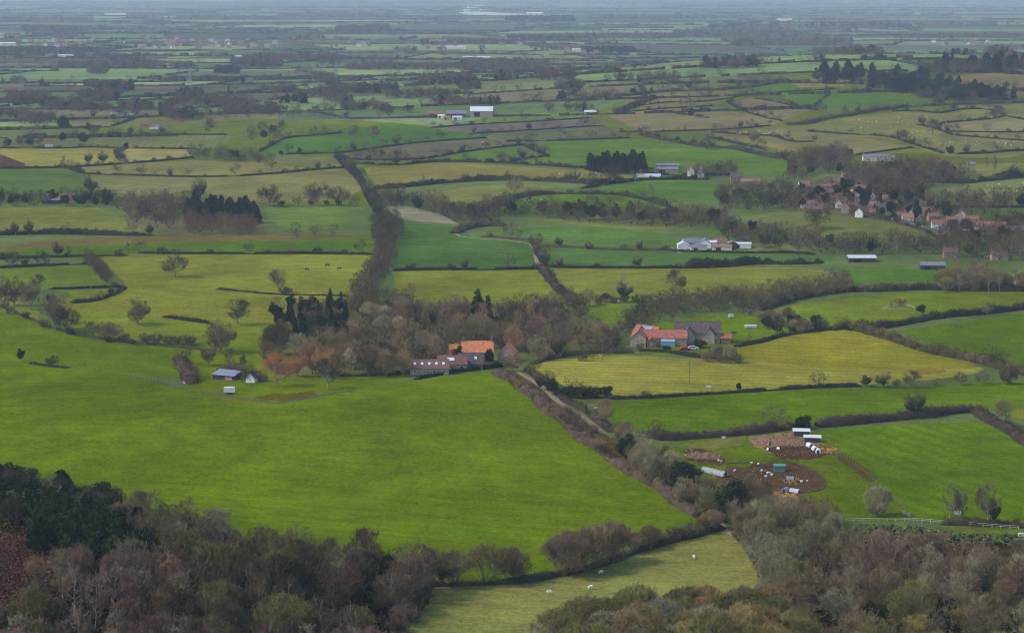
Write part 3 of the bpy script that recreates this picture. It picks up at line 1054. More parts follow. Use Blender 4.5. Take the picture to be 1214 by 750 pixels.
# ------------------------------------------------------------------ hedges of the nearer country
H = hedge
H('dense brown hedge along the right edge of the big bright green field', [(590, 442), (606, 452), (624, 464), (650, 486), (682, 512), (716, 538), (760, 566), (800, 592), (828, 611)], 2.0, 4.4, 'bramble', .6, .85)
H('scrubby hedge on the far side of the sandy lane', [(625, 440), (645, 455), (660, 466), (676, 478), (700, 492), (724, 512)], 2.2, 2.6, 'brown', .4, .7)
H('clipped dark hedge in front of the long brown roofed barns', [(492, 450), (530, 443), (560, 439), (600, 434), (612, 436)], 1.6, 1.8, 'dark', .12, .3)
H('low rough hedge along the wooded bottom edge of the big green field', [(505, 694), (560, 693), (620, 688), (660, 682), (705, 672), (740, 658), (780, 646), (830, 634), (856, 626)], 1.5, 2.6, 'brown', .5, .8)
H('low trimmed hedge below the big olive striped field', [(720, 473), (780, 471), (860, 466), (960, 460), (1020, 458)], 1.5, 2.0, 'hedge', .25, .5)
H('bushy overgrown hedge running diagonally between olive field and dark green field', [(985, 391), (1010, 389), (1040, 398), (1080, 410), (1110, 419), (1150, 427), (1185, 436), (1214, 444), (1240, 450)], 3.6, 4.6, 'olive', .4, .7)
H('bushy hedge between the two upper right pastures', [(1005, 391), (1040, 389), (1080, 383), (1110, 377), (1165, 372), (1214, 366), (1240, 364)], 3.0, 3.4, 'hedge', .4, .6)
H('tall wooded hedge along the top of the curved upper right pasture', [(905, 368), (930, 358), (960, 351), (1000, 346), (1040, 345), (1090, 343), (1150, 344), (1214, 345), (1240, 345)], 3.6, 5, 'brown', .35, .7)
H('thick twiggy hedge over the farthest edge of the striped green field by the huts', [(968, 505), (1000, 503), (1040, 499), (1100, 493), (1150, 488), (1172, 498), (1190, 508), (1214, 524), (1236, 534)], 3.2, 4.5, 'brown', .3, .8)
H('dark hedge between the long green field and the smallholding', [(757, 516), (790, 521), (820, 519), (860, 516), (900, 512), (952, 506)], 3.0, 3.4, 'brown', .35, .7)
H('dark straight hedge above the olive field with three tall trees', [(648, 317), (700, 318), (760, 318), (810, 318)], 1.5, 1.8, 'dark', .12, .4)
H('bushy hedge below the long strip in front of white farm sheds', [(812, 318), (860, 316), (900, 313), (940, 313), (975, 312)], 3.2, 3.4, 'hedge', .45, .5)
H('straight black looking hedge between dark drilled field and pale field', [(466, 321), (520, 320), (580, 320), (640, 319)], 1.5, 1.6, 'dark', .1, .3)
H('bushy diagonal hedge at the end of the sandy track', [(641, 318), (650, 330), (660, 342), (672, 352), (684, 360)], 3.2, 4.0, 'brown', .35, .7)
H('thin hedge between two dark green fields right of the sandy track', [(642, 292), (680, 294), (720, 296), (790, 297), (800, 298)], 1.3, 1.4, 'bramble', .2, .5)
H('reddish hedge beside the sandy track', [(628, 287), (634, 292), (638, 302), (645, 315)], 1.7, 2.2, 'bramble', .3, .6)
H('thin hedge over the sandy path', [(570, 281), (600, 283), (630, 286)], 1.3, 1.4, 'bramble', .2, .5)
H('bushy hedge at the bend of the sandy path', [(540, 277), (552, 271), (575, 268), (598, 268)], 3.2, 5.0, 'brown', .4, .6)
H('dark straight hedge along the top of the wide light green pasture', [(165, 300), (200, 301), (300, 301), (380, 301), (440, 302)], 1.3, 1.6, 'dark', .15, .3)
H('long hedge with isolated trees leading to the left edge', [(-20, 308), (0, 307), (60, 305), (100, 304), (150, 303)], 1.2, 1.6, 'hedge', .2, .4)
H('short dark hedge behind two round trees at the left edge', [(-20, 318), (0, 318), (60, 315), (104, 313)], 1.4, 1.8, 'dark', .15, .4)
H('dark hedge along the bottom of the small green field at left', [(60, 343), (100, 342), (130, 341), (148, 341)], 1.3, 1.7, 'dark', .15, .4)
H('curling hedge that closes the small light wedge at left', [(85, 359), (110, 357), (132, 350), (148, 342)], 1.5, 2.2, 'hedge', .25, .5)
H('short clipped hedge standing alone in the light pasture', [(194, 376), (215, 379), (235, 382), (250, 384)], 1.9, 1.6, 'dark', .12, .3)
H('thin hedge across the light pasture beneath the round tree', [(258, 343), (290, 346), (325, 349), (370, 350), (412, 351)], 1.0, 1.2, 'dark', .3, .4)
H('low hedge along the bottom of the sloping left pasture', [(0, 363), (40, 380), (70, 391), (100, 399), (160, 407), (232, 414), (256, 416)], .8, 1.4, 'brown', .5, .7)
H('short dark hedge beside the ivy covered stump in the left pasture', [(36, 431), (50, 433), (66, 435), (80, 436)], 1.2, 1.8, 'dark', .4, .4)
H('strip of bare scrub beside a pale stone wall', [(214, 428), (218, 438), (223, 447), (228, 455)], 3.2, 4.4, 'brown', .4, .8)
H('garden hedge along the wood edge behind the small lawn', [(400, 446), (430, 446), (470, 444), (492, 441)], 1.3, 1.6, 'green', .3, .3)
H('low ragged hedge under the two tall trees by the striped field', [(1118, 621), (1150, 622), (1180, 623), (1214, 625), (1240, 626)], 1.6, 2.4, 'brown', .4, .7)
H('garden hedge in front of the red roofed farmhouse', [(758, 416), (785, 417), (800, 419), (830, 424), (870, 427)], 1.3, 1.8, 'dark', .4, .4)
H('hedge between the farmhouse field and the olive field', [(872, 411), (900, 406), (930, 398), (955, 394), (984, 391)], 1.5, 2.2, 'hedge', .3, .5)
H('low hedge right of the house with the copper bush', [(630, 432), (660, 424), (700, 419), (750, 418)], 1.6, 2.4, 'brown', .4, .6)
# left and middle distance
H('dark thin hedge under the brightest yellow green field at left', [(-20, 200), (0, 200), (75, 199), (150, 194), (190, 191), (230, 187)], 1.5, 1.8, 'dark', .12, .3)
H('curved hedge winding below the long tawny field', [(60, 199), (80, 200), (100, 206), (150, 208), (230, 210), (300, 208), (380, 201), (410, 199)], 1.4, 1.8, 'dark', .12, .3)
H('double hedge curving between the two brightest fields', [(149, 176), (138, 182), (141, 188), (150, 192)], 1.6, 3.4, 'bramble', .2, .6)
H('hedge above the brightest yellow green field at left', [(-20, 177), (0, 176), (70, 176), (105, 175), (150, 176), (230, 177)], 1.3, 1.6, 'dark', .15, .3)
H('short hedge bounding the emerald field on its left', [(308, 180), (322, 172), (340, 164), (370, 161), (405, 158)], 1.4, 1.8, 'dark', .15, .4)
H('hedge under the emerald field', [(340, 183), (405, 181), (460, 174), (500, 169), (576, 164)], 1.4, 1.8, 'dark', .15, .3)
H('hedge between grey green stubble and the mid green field', [(405, 189), (460, 190), (505, 188), (560, 179), (620, 172)], 1.5, 1.8, 'dark', .15, .3)
H('long bushy hedge above the long tawny field in the middle', [(420, 194), (470, 196), (520, 192), (600, 194), (680, 199), (760, 205), (800, 208), (870, 208)], 2.0, 2.4, 'dark', .3, .4)
H('bushy hedge under the long tawny field', [(442, 224), (480, 222), (520, 218), (560, 215), (600, 214), (650, 215), (700, 218), (745, 216)], 3.0, 3.2, 'hedge', .4, .5)
H('hedge around the top of the bright green dome shaped field', [(560, 256), (575, 249), (600, 240), (625, 233), (660, 230), (700, 230), (740, 232), (775, 240), (795, 247)], 2.4, 2.6, 'hedge', .45, .5)
H('hedge below the pair of glass roofed nursery sheds', [(690, 224), (720, 219), (760, 214), (800, 213), (840, 213)], 2.0, 2.4, 'dark', .3, .4)
H('tall overgrown hedge dropping diagonally past the tawny fields', [(398, 186), (412, 200), (426, 214), (434, 228), (442, 244), (452, 258), (458, 270)], 2.6, 2.8, 'dark', .45, .6)
H('hedge with bushes along the bottom of the left olive field', [(-20, 279), (0, 279), (60, 277), (130, 279), (180, 279)], 2.4, 3, 'hedge', .45, .5)
H('hedge dividing the brown ploughed strips', [(512, 152), (560, 148), (640, 144), (702, 140)], 1.3, 1.6, 'dark', .1, .3)
H('hedge under the brown ploughed strip', [(557, 159), (640, 154), (716, 149)], 1.3, 1.6, 'dark', .1, .3)
H('hedge on the lower edge of the grey green stubble', [(600, 168), (660, 167), (746, 164)], 1.3, 1.6, 'dark', .1, .3)
H('short hedge spur in the green field beneath the stubble', [(604, 192), (625, 188), (650, 185)], 1.5, 1.8, 'dark', .2, .3)
H('curved hedge down the left of the large mid green field', [(622, 173), (632, 178), (650, 186)], 1.8, 2, 'dark', .2, .4)
H('hedge along the lower edge of the brown hill field', [(735, 157), (800, 156), (870, 153), (915, 149)], 1.3, 1.6, 'dark', .12, .3)
H('hedge right of the brown hill field', [(862, 121), (880, 131), (905, 139), (928, 144)], 1.3, 1.6, 'dark', .12, .3)
H('thick wooded hedge climbing the hill below the dark conifer wood', [(932, 148), (955, 147), (975, 142), (1000, 138), (1030, 133), (1077, 127), (1140, 124), (1214, 122), (1240, 121)], 3.0, 5, 'brown', .3, .6)
H('hedge across the sheep pasture from the hilltop lane', [(958, 156), (1000, 159), (1040, 161), (1060, 164), (1085, 172), (1118, 182)], 1.5, 1.9, 'dark', .15, .3)
H('upper hedge across the sheep pasture', [(1060, 132), (1085, 132), (1115, 134), (1140, 130), (1170, 130), (1190, 137), (1214, 142), (1240, 145)], 1.4, 1.8, 'dark', .15, .3)
H('hedge between the round tree and the hilltop tree', [(1114, 147), (1140, 144), (1175, 141), (1190, 138)], 1.4, 1.8, 'dark', .15, .3)
H('hedge running right from under the large hill tree', [(1088, 148), (1110, 153), (1130, 160), (1160, 163), (1214, 167), (1240, 168)], 1.4, 1.8, 'dark', .15, .3)
H('straight dark hedge below the hilltop tree', [(1125, 156), (1170, 157), (1240, 157)], 1.3, 1.6, 'dark', .15, .3)
H('hedge above the garden of the white manor', [(1015, 184), (1045, 180), (1085, 175)], 1.4, 1.6, 'dark', .15, .3)
H('hedge right of the round evergreen above the village', [(1135, 183), (1170, 182), (1190, 180), (1240, 178)], 1.6, 2, 'dark', .15, .3)
H('hedge along the yellow green strip on the hill', [(838, 163), (858, 167), (880, 172), (905, 177)], 1.5, 2, 'dark', .15, .3)
H('hedge under the hill sheep flock', [(845, 157), (880, 160), (915, 162), (940, 168), (965, 168)], 1.4, 1.8, 'dark', .2, .3)
H('bushy hedge sloping along the top of the large mid green field', [(758, 160), (790, 167), (830, 174), (870, 177), (900, 184), (935, 190)], 2.6, 3, 'hedge', .45, .4)
H('hedge between the two dark green hill fields', [(878, 112), (905, 111), (950, 108), (990, 106)], 1.3, 1.6, 'dark', .15, .3)
H('hedge under the dark green hill fields', [(895, 117), (920, 121), (950, 128), (970, 131)], 1.3, 1.8, 'dark', .2, .3)
H('hedge rising across the hill left of the dark green fields', [(745, 127), (790, 122), (840, 120), (880, 114)], 1.3, 1.6, 'dark', .15, .3)
H('middle hedge of the hill ridge', [(740, 133), (790, 129), (845, 126)], 1.3, 1.6, 'dark', .15, .3)
H('thick hedge on the crest of the hill ridge', [(690, 118), (740, 114), (790, 109), (850, 107), (885, 104), (935, 96)], 3.2, 5, 'brown', .3, .5)
H('dark hedge in front of the small white farm sheds', [(800, 298), (840, 299), (880, 300), (930, 300), (965, 302)], 1.3, 1.8, 'dark', .2, .4)
H('bank of bushes between the village fields at right', [(1100, 215), (1140, 217), (1180, 213), (1214, 210), (1240, 209)], 3.5, 6, 'hedge', .4, .4)
H('dark hedge across the fields right of the village', [(1100, 246), (1150, 246), (1214, 246), (1240, 246)], 1.4, 2, 'dark', .15, .3)
H('hedge down the village street', [(1036, 256), (1060, 264), (1085, 270), (1108, 280)], 1.3, 2.2, 'brown', .3, .4)
H('hedge along the foot of the middle left fields', [(110, 160), (200, 160), (268, 160)], 1.3, 1.6, 'dark', .15, .3)
H('hedge running past the twin dark yews', [(0, 153), (60, 152), (100, 152), (112, 160)], 1.3, 1.6, 'dark', .15, .3)
H('hedge across the left fields below the pale cottages', [(60, 141), (160, 139), (250, 134), (330, 131)], 1.3, 1.6, 'dark', .15, .3)

# ------------------------------------------------------------------ single trees
T = plant
T('oak', 208, 328, 12.5, 'dark', 'wide round bare oak standing alone in the light pasture', key='oak_a', wide=1.15)
T('oak', 330, 347, 12.5, 'brown', 'round bare tree by the thin hedge, with a bush at its foot', key='oak_b')
T('shrub', 341, 347, 3.4, 'dark', 'small bush at the foot of the round tree by the thin hedge')
T('oak', 163, 384, 13.5, 'brown', 'tall domed bare tree alone on the slope above a row of bushes', key='round_a')
T('oak', 281, 384, 12, 'dark', 'bare spreading tree behind the big brown crown by the shed', key='oak_b')
T('oak', 65, 391, 17, 'brown', 'largest bare tree in the clump at the left slope', key='round_b', wide=1.1)
T('oak', 80, 394, 11, 'dark', 'lower bare tree right beside the largest tree of the left clump', key='oak_a')
T('oak', 17, 362, 15, 'brown', 'first tall bare tree of the clump at the left edge', key='round_a')
T('oak', 36, 367, 14, 'grey', 'bare tree in the middle of the clump at the left edge', key='round_b')
T('oak', 2, 356, 13, 'purple', 'bare tree cut by the left edge of the clump', key='round_a')
T('oak', 45, 345, 9, 'dark', 'bare tree half hidden behind the left clump', key='oak_b')
T('oak', 15, 316, 9, 'dark', 'small round bare tree before the short hedge at far left', key='oak_a')
T('oak', 51, 314, 8.5, 'dark', 'broad low bare tree on the short dark hedge at left', key='oak_c')
T('tall', 83, 305, 7.5, 'grey', 'thin open tree on the long hedge at left')
T('tall', 151, 303, 8, 'grey', 'lone thin tree on the dark hedge corner', key='tall_b')
T('oak', 110, 399, 7, 'dark', 'leftmost of the three trees below the domed tree')
T('oak', 125, 402, 8.5, 'brown', 'middle of the three trees below the domed tree')
T('oak', 132, 404, 8, 'grey', 'rightmost of the three trees below the domed tree')
for i, (x, y, h) in enumerate(((148, 405, 4), (172, 407, 5), (185, 408, 5.5), (199, 408, 4.6), (209, 408, 4), (222, 409, 5))):
    T('shrub', x, y, h, 'dark', 'round bush in the row below the domed tree, number %s from its left end' % ('one', 'two', 'three', 'four', 'five', 'six')[i], group='row of round bushes on the slope')
T('dense', 262, 418, 15.5, 'brown', 'large rounded brown tree behind the tin roofed shed', key='round_a')
T('round', 247, 433, 8, 'tawny', 'small tawny tree left of the shed with the tin roof')
T('tall', 272, 440, 10, 'dark', 'dark pollarded tree behind the tin roofed shed')
T('tall', 286, 440, 8, 'dark', 'stubby pollard beside the white gabled cottage')
T('round', 328, 458, 13, 'copper', 'copper tinted round tree before the wood right of the cottage', key='oak_b')
T('oak', 389, 461, 12, 'dark', 'lone bare tree at the top edge of the big green field', key='oak_b', wide=.85)
T('fan', 330, 421, 15, 'olive', 'tall many stemmed bare tree behind the copper tinted tree', key='fan_a', wide=.9)
T('round', 374, 442, 14, 'copper', 'orange twigged willow at the left end of the middle wood')
T('round', 352, 446, 12, 'copper', 'dim tawny tree beside the orange willow')
T('ever', 25, 428, 5.5, 'evergreen', 'ivy covered stump standing alone in the left pasture', key='ever_b', wide=.8)
T('shrub', 62, 433, 4.4, 'dark', 'rounded bush on the short hedge in the left pasture')
T('oak', 695, 363, 9.5, 'grey', 'leftmost of the three trees in the olive hedge line', key='oak_a')
T('ivy', 740, 358, 14, 'grey', 'tallest slim tree of the three in the olive hedge line', key='ivy_b')
T('oak', 797, 350, 13.5, 'dark', 'largest round tree of the three above the red farmhouse', key='oak_b')
T('fan', 718, 358, 5, 'dark', 'bushy thorn between the leftmost and the slim tree', wide=1)
T('ever', 1027, 458, 4.5, 'ivy', 'dark round bush first of the trees on the lower right hedge', key='ever_b', wide=1.3)
T('oak', 1047, 459, 6.5, 'ivy', 'bushy tree second along the lower right hedge', key='ivy_a', wide=1.2)
T('oak', 1082, 459, 7, 'brown', 'clear trunked tree third along the lower right hedge', key='oak_b', wide=1.1)
T('shrub', 1063, 458, 3.4, 'olive', 'low shrub between the second and third hedge trees')
T('oak', 1139, 456, 5.5, 'olive', 'fourth tree along the lower right hedge, thinly branched', key='oak_a')
T('oak', 1165, 456, 6.5, 'grey', 'fifth tree along the lower right hedge, wide and rounded', key='oak_a')
T('oak', 1195, 455, 8.5, 'dark', 'big dark bush at the right end of the lower hedge', key='dense_b')
T('shrub', 1110, 457, 3.4, 'brown', 'low bramble mound between the hedge trees')
T('round', 1040, 612, 10, 'pale', 'pale twigged lone tree beside the rutted gateway', key='dense_a', wide=.9)
T('tall', 1126, 621, 12, 'grey', 'left of the two tall slender trees at the striped field corner', key='tall_a')
T('tall', 1140, 621, 10, 'grey', 'thinner tree close behind the left slender tree', key='tall_b')
T('tall', 1172, 623, 13.5, 'grey', 'right of the two tall slender trees at the striped field corner', key='tall_a')
T('ivy', 1178, 623, 11, 'brown', 'ivy trunked tree leaning against the right slender tree', key='ivy_b', wide=.6)
T('ever', 868, 618, 12.5, 'evergreen', 'big dark holly at the corner of the smallholding', key='ever_a', wide=.95)
T('ever', 880, 612, 9, 'evergreen', 'lower dark holly joined to the corner holly', key='ever_b')
T('cypress', 876, 464, 4, 'evergreen', 'small dark cypress on the trimmed hedge below the olive field')
T('cone', 565, 378, 14.5, 'conifer', 'tall dark spruce rising out of the middle wood', key='cone_a', wide=1.15)
T('cone', 578, 378, 11.5, 'conifer', 'shorter spruce right of the tall one in the middle wood', key='cone_b', wide=1.2)
T('cypress', 539, 388, 6, 'conifer', 'small black yew among the brown trees of the middle wood')
T('ever', 655, 468, 6, 'evergreen', 'first glossy holly clump by the bend of the lane', key='ever_a', wide=1.0)
for x in (672, 682, 694, 706, 718): T('evershrub', x, 471, 4.2, 'evergreen', place='in the laurel bank by the lane below the olive field', wide=1.3)
T('ivy', 640, 462, 7.5, 'brown', 'ivy clad tree above the sandy lane')
T('oak', 608, 440, 8, 'tawny', 'garden tree right of the bright orange roofs', key='oak_a')
T('cypress', 580, 436, 9, 'conifer', 'dark cypress between the two orange roofed houses', wide=.9)
T('ever', 538, 424, 7, 'ivy', 'green bushy tree left of the bright orange roof')
T('birch', 850, 428, 8, 'pale', 'left of the two white stemmed birches by the farmhouse garden', key='birch_b')
T('birch', 866, 430, 8, 'pale', 'right of the two white stemmed birches by the farmhouse garden', key='birch_b')
for x, y in ((838, 428), (857, 430), (845, 425), (874, 430)): T('shrub', x, y, 4.5, 'brown', place='round the birches by the farmhouse garden')
T('evershrub', 830, 412, 3.6, 'evergreen', 'dark laurel in front of the dark roofed farmhouse', wide=1.5)
T('evershrub', 790, 416, 2.6, 'evergreen', 'dark garden bush in front of the red roofed range', wide=1.5)
T('shrub', 759, 414, 3, 'olive', 'round garden bush at the left end of the farmhouse')
T('tall', 888, 408, 5, 'grey', 'small fruit tree in the farmhouse paddock')
T('shrub', 1066, 363, 4.5, 'russet', 'russet thicket in the middle of the curved pasture')
T('birch', 1057, 366, 5.2, 'pale', 'white dead stem beside the russet thicket', wide=.5)
T('tall', 1074, 365, 5, 'brown', 'thin tree behind the russet thicket', wide=.6)
T('oak', 1170, 374, 6.5, 'brown', 'round tree at the end of the hedge in the upper right pasture')
T('ever', 1092, 373, 5, 'evergreen', 'dark holly standing in the upper right hedge')
T('oak', 968, 271, 14.5, 'dark', 'wide dark oak in the field below the village', key='oak_c', wide=1.1)
T('oak', 1105, 160, 16, 'dark', 'large oak on the hedges of the sheep hill', key='oak_b', wide=1.2)
T('oak', 1067, 169, 14, 'dark', 'smaller oak left of the large oak on the sheep hill', key='oak_a')
T('oak', 1182, 142, 16, 'dark', 'oak on the crest of the sheep hill', key='oak_b', wide=1.1)
T('tall', 1084, 171, 8, 'grey', 'thin tree on the hedge beneath the sheep hill oaks')
T('cypress', 1126, 186, 11, 'conifer', 'round black yew above the white manor garden', wide=1.55)
T('oak', 973, 133, 11, 'dark', 'bare tree in the lower dark green hill field')
T('cypress', 939, 126, 7, 'conifer', 'small dark tree on the hedge of the hill field')
T('oak', 888, 113, 12, 'grey', 'pale bare tree at the corner of the hill fields')
T('oak', 832, 116, 9, 'grey', 'small tree on the ridge hedge')
T('ever', 76, 156, 17, 'conifer', 'big square block of dark yew by the pale cottages', key='ever_a', wide=.85)
T('cypress', 75, 170, 12, 'conifer', 'left of the twin black yews above the brightest field', wide=1.2)
T('cypress', 99, 173, 14.5, 'conifer', 'right of the twin black yews above the brightest field', wide=1.25)
T('ever', 10, 175, 10, 'dark', 'dark rounded tree left of the orange willows')
T('round', 23, 173, 11, 'copper', 'left of the two orange willows beside the pink cottage')
T('round', 46, 172, 11, 'copper', 'right of the two orange willows beside the pink cottage')
T('ever', 35, 174, 9, 'conifer', 'dark green tree between the two orange willows')
T('ivy', 105, 195, 13, 'grey', 'thin topped tree, left of the pair in the brightest field', key='ivy_b')
T('ivy', 122, 194, 12, 'dark', 'ivy trunked tree, right of the pair in the brightest field', key='ivy_a')
T('tall', 75, 200, 11, 'grey', 'ghostly thin tree on the hedge of the brightest field', key='tall_b')
T('ivy', 109, 231, 17, 'dark', 'ivy clad tree standing on the field edge above the left belt', key='ivy_b')
T('ivy', 237, 238, 20, 'brown', 'tall ivy trunked tree above the left conifer wood', key='ivy_b', wide=1.1)
T('evershrub', 150, 176, 5.5, 'conifer', 'small dark bush at the top of the curved double hedge')
T('oak', 320, 244, 16, 'dark', 'first round tree on the belt right of the conifer wood')
T('oak', 376, 244, 17, 'dark', 'second round tree on the belt right of the conifer wood')
T('oak', 402, 244, 15, 'dark', 'third round tree on the belt by the diagonal hedge')
T('ever', 276, 190, 10, 'conifer', 'dark bushy tree below the brown copse', wide=1.4)
T('ever', 333, 185, 6, 'conifer', 'small dark holly on the hedge of the emerald field')
T('ever', 355, 183, 6.5, 'conifer', 'pair of dark hollies seen as one on the emerald field hedge', wide=1.3)
T('oak', 419, 165, 15, 'grey', 'left of the two pale trees in the emerald field')
T('oak', 441, 166, 15, 'grey', 'right of the two pale trees in the emerald field')
T('ivy', 453, 186, 9, 'conifer', 'left ivy post tree in the grey green stubble')
T('ivy', 471, 187, 10, 'conifer', 'right ivy post tree in the grey green stubble')
T('oak', 598, 193, 11, 'grey', 'grey tree at the tip of the small green field')
T('tall', 635, 183, 12, 'grey', 'pale tree on the hedge spur')
T('oak', 665, 164, 11, 'grey', 'pale tree on the brown stubble edge')
T('oak', 725, 218, 15, 'dark', 'dark oak in front of the small conifer copse', key='oak_c')
T('oak', 610, 230, 14, 'grey', 'round bare tree above the bright dome field', key='oak_a')
T('tall', 772, 236, 11, 'grey', 'thin tree on the right of the dome field')
T('dense', 893, 168, 13, 'grey', 'grey round tree on the hedge above the sloping green field')
T('dense', 838, 177, 13, 'grey', 'grey clump of ivy tree on the bushy hill hedge', wide=1.3)
T('round', 948, 187, 10, 'copper', 'orange willow left of the village woods')
T('round', 1111, 200, 11, 'copper', 'orange willow in the manor garden')
T('round', 1070, 255, 11, 'tawny', 'golden willow in the middle of the village')
for x in (1170, 1178): T('tall', x, 208, 16, 'purple', label='%s of the two tall poplars right of the manor' % ('left' if x == 1170 else 'right'), wide=.45)

# ------------------------------------------------------------------ woods and belts
B = [('round', 'brown', 4, 11, 14), ('dense', 'purple', 3, 10, 13), ('dense', 'dark', 3, 9, 12), ('dense', 'olive', 3, 10, 12)]
# bottom left wood, from its upper edge to the foot of the photograph
wood([(-20, 578), (60, 598), (128, 618), (150, 640), (60, 630), (-20, 612)], 4.6, [('ever', 'evergreen', 5, 9, 12), ('dense', 'dark', 4, 9, 12), ('dense', 'grey', 2, 9, 11), ('pine', 'conifer', 1, 10, 13)], 'on the dark upper corner of the lower left wood')
wood([(60, 632), (150, 642), (180, 662), (150, 690), (100, 682), (40, 655)], 5.0, [('ever', 'evergreen', 6, 8, 11), ('ever', 'ivy', 2, 7, 9), ('pine', 'conifer', 2, 9, 12), ('dense', 'grey', 1, 8, 10)], 'in the dark evergreen block of the lower left wood')
wood([(130, 618), (230, 645), (330, 668), (345, 690), (240, 700), (170, 662)], 8.2, [('dense', 'brown', 4, 11, 14), ('dense', 'purple', 3, 10, 13), ('dense', 'grey', 2, 9, 12), ('round', 'olive', 2, 10, 13)], 'along the upper edge of the lower left wood')
wood([(330, 668), (440, 684), (500, 702), (490, 726), (420, 735), (340, 705)], 8.4, [('dense', 'purple', 4, 11, 14), ('dense', 'dark', 3, 10, 13), ('round', 'brown', 2, 10, 12), ('ever', 'evergreen', .7, 6, 8)], 'at the right tip of the lower left wood')
wood([(190, 680), (340, 700), (420, 738), (420, 790), (220, 790), (180, 720)], 8.2, [('fan', 'olive', 4, 10, 13), ('dense', 'dark', 3, 10, 13), ('dense', 'brown', 3, 10, 13), ('ever', 'evergreen', 1.2, 6, 9)], 'in the olive heart of the lower left wood')
wood([(95, 690), (200, 690), (215, 740), (200, 790), (60, 790), (40, 740)], 6.4, [('birch', 'pink', 4, 10, 13), ('birch', 'purple', 3, 9, 12), ('dense', 'dark', 2, 8, 11)], 'among the pinkish birches of the lower left wood')
wood([(-20, 742), (40, 738), (60, 790), (-20, 790)], 5.6, [('fan', 'olive', 3, 8, 10), ('dense', 'purple', 2, 7, 9), ('evershrub', 'ivy', 1, 3, 4)], 'in the lower left corner beneath the bracken')
wood([(40, 672), (84, 678), (78, 706), (46, 706)], 9, [('birch', 'purple', 2, 7, 10), ('dense', 'brown', 1, 6, 8)], 'standing out of the red bracken')
wood([(-20, 772), (230, 768), (390, 772), (470, 780), (470, 800), (-20, 800)], 3.4, [('birch', 'pink', 4, 6, 8.5), ('birch', 'pale', 1, 7, 9)], 'in the pink birch fringe at the bottom left')
# hedge of fan shaped trees along the foot of the big field
row([(516, 693), (560, 692), (620, 687)], 6.4, [('fan', 'olive', 3, 9.5, 11.5), ('fan', 'brown', 2, 9, 11)], 'in the fan shaped row at the foot of the big field', .15)
row([(640, 685), (665, 681), (705, 672), (735, 660)], 5.6, [('fan', 'purple', 2, 10, 12), ('fan', 'tawny', 2, 10, 13), ('fan', 'brown', 2, 10, 12)], 'in the tallest fan shaped clump at the foot of the big field', .2)
row([(742, 656), (780, 646), (830, 634), (850, 626)], 4.0, [('fan', 'brown', 2, 5, 7), ('shrub', 'dark', 2, 3.5, 5), ('fan', 'olive', 1, 5, 7.5)], 'in the low right end of the row at the foot of the big field')
# bottom right wood
wood([(880, 642), (935, 628), (985, 640), (1000, 668), (990, 700), (930, 715), (905, 690)], 8.2, [('dense', 'grey', 3, 10, 12.5), ('dense', 'brown', 3, 10, 13), ('round', 'olive', 2, 9, 12)], 'beside the pasture in the lower right wood')
wood([(1000, 664), (1100, 672), (1230, 682), (1230, 735), (1100, 730), (1000, 720)], 8.2, [('dense', 'purple', 4, 10, 13), ('dense', 'brown', 3, 9, 12), ('round', 'grey', 2, 9, 12), ('birch', 'pink', 1, 8, 11)], 'along the upper edge of the lower right wood')
wood([(905, 712), (1000, 722), (1110, 735), (1230, 738), (1230, 800), (900, 800)], 8.0, [('dense', 'olive', 3, 10, 12), ('dense', 'brown', 3, 9, 12), ('round', 'grey', 2, 9, 11), ('ivy', 'olive', 1, 9, 11), ('evershrub', 'ivy', .6, 3, 5)], 'at the foot of the lower right wood')
wood([(640, 790), (655, 768), (720, 752), (800, 748), (910, 738), (920, 800), (640, 800)], 4.6, [('fan', 'olive', 4, 10, 12.5), ('fan', 'tawny', 2, 9.5, 12), ('fan', 'grey', 2, 9, 12)], 'in the upright scrub belt at the bottom centre')
wood([(470, 792), (520, 782), (640, 772), (650, 800), (470, 800)], 3.6, [('fan', 'brown', 2, 4.5, 6), ('shrub', 'purple', 2, 4, 5)], 'in the low brown scrub left of the upright belt')
for x, y, h in ((1000, 666, 8), (1018, 668, 6), (1088, 668, 7.5), (1098, 660, 6), (1110, 667, 7)): T('cone' if h > 7.2 else 'ever', x, y, h, 'conifer' if h > 7.2 else 'evergreen', place='standing dark at the upper edge of the lower right wood', wide=1.2)
T('oak', 1188, 712, 12, 'dark', 'gnarled black branched oak in the lower right wood', key='oak_a', wide=.9)
# right of the lane
wood([(722, 530), (745, 530), (800, 570), (850, 596), (862, 615), (845, 618), (800, 590), (755, 560)], 4.6, [('ivy', 'olive', 3, 8, 10.5), ('ever', 'evergreen', 3, 7, 10), ('dense', 'grey', 4, 8, 11), ('round', 'brown', 2, 8, 11)], 'in the dense strip between lane and smallholding')
T('ever', 789, 560, 10, 'yellow', 'yellowish green conifer like tree in the strip above the polytunnel', key='cypress_a', wide=.85)
wood([(855, 615), (880, 590), (935, 610), (985, 618), (985, 640), (940, 634), (890, 640)], 5.0, [('dense', 'grey', 3, 7, 10), ('dense', 'olive', 2, 7, 9), ('round', 'brown', 3, 7, 10)], 'between the huts and the lower right wood')
row([(905, 509), (918, 508), (930, 507)], 4, [('dense', 'grey', 2, 7, 9)], 'in the taller grey clump on the hedge above the huts')
T('evershrub', 952, 507, 4.2, 'evergreen', 'dark holly at the gap in the hedge above the huts', wide=1.2)
for x, y in ((690, 506), (702, 512), (682, 497), (671, 490)): T('shrub', x, y, 3.6, 'purple', place='on the bank of the sandy lane')
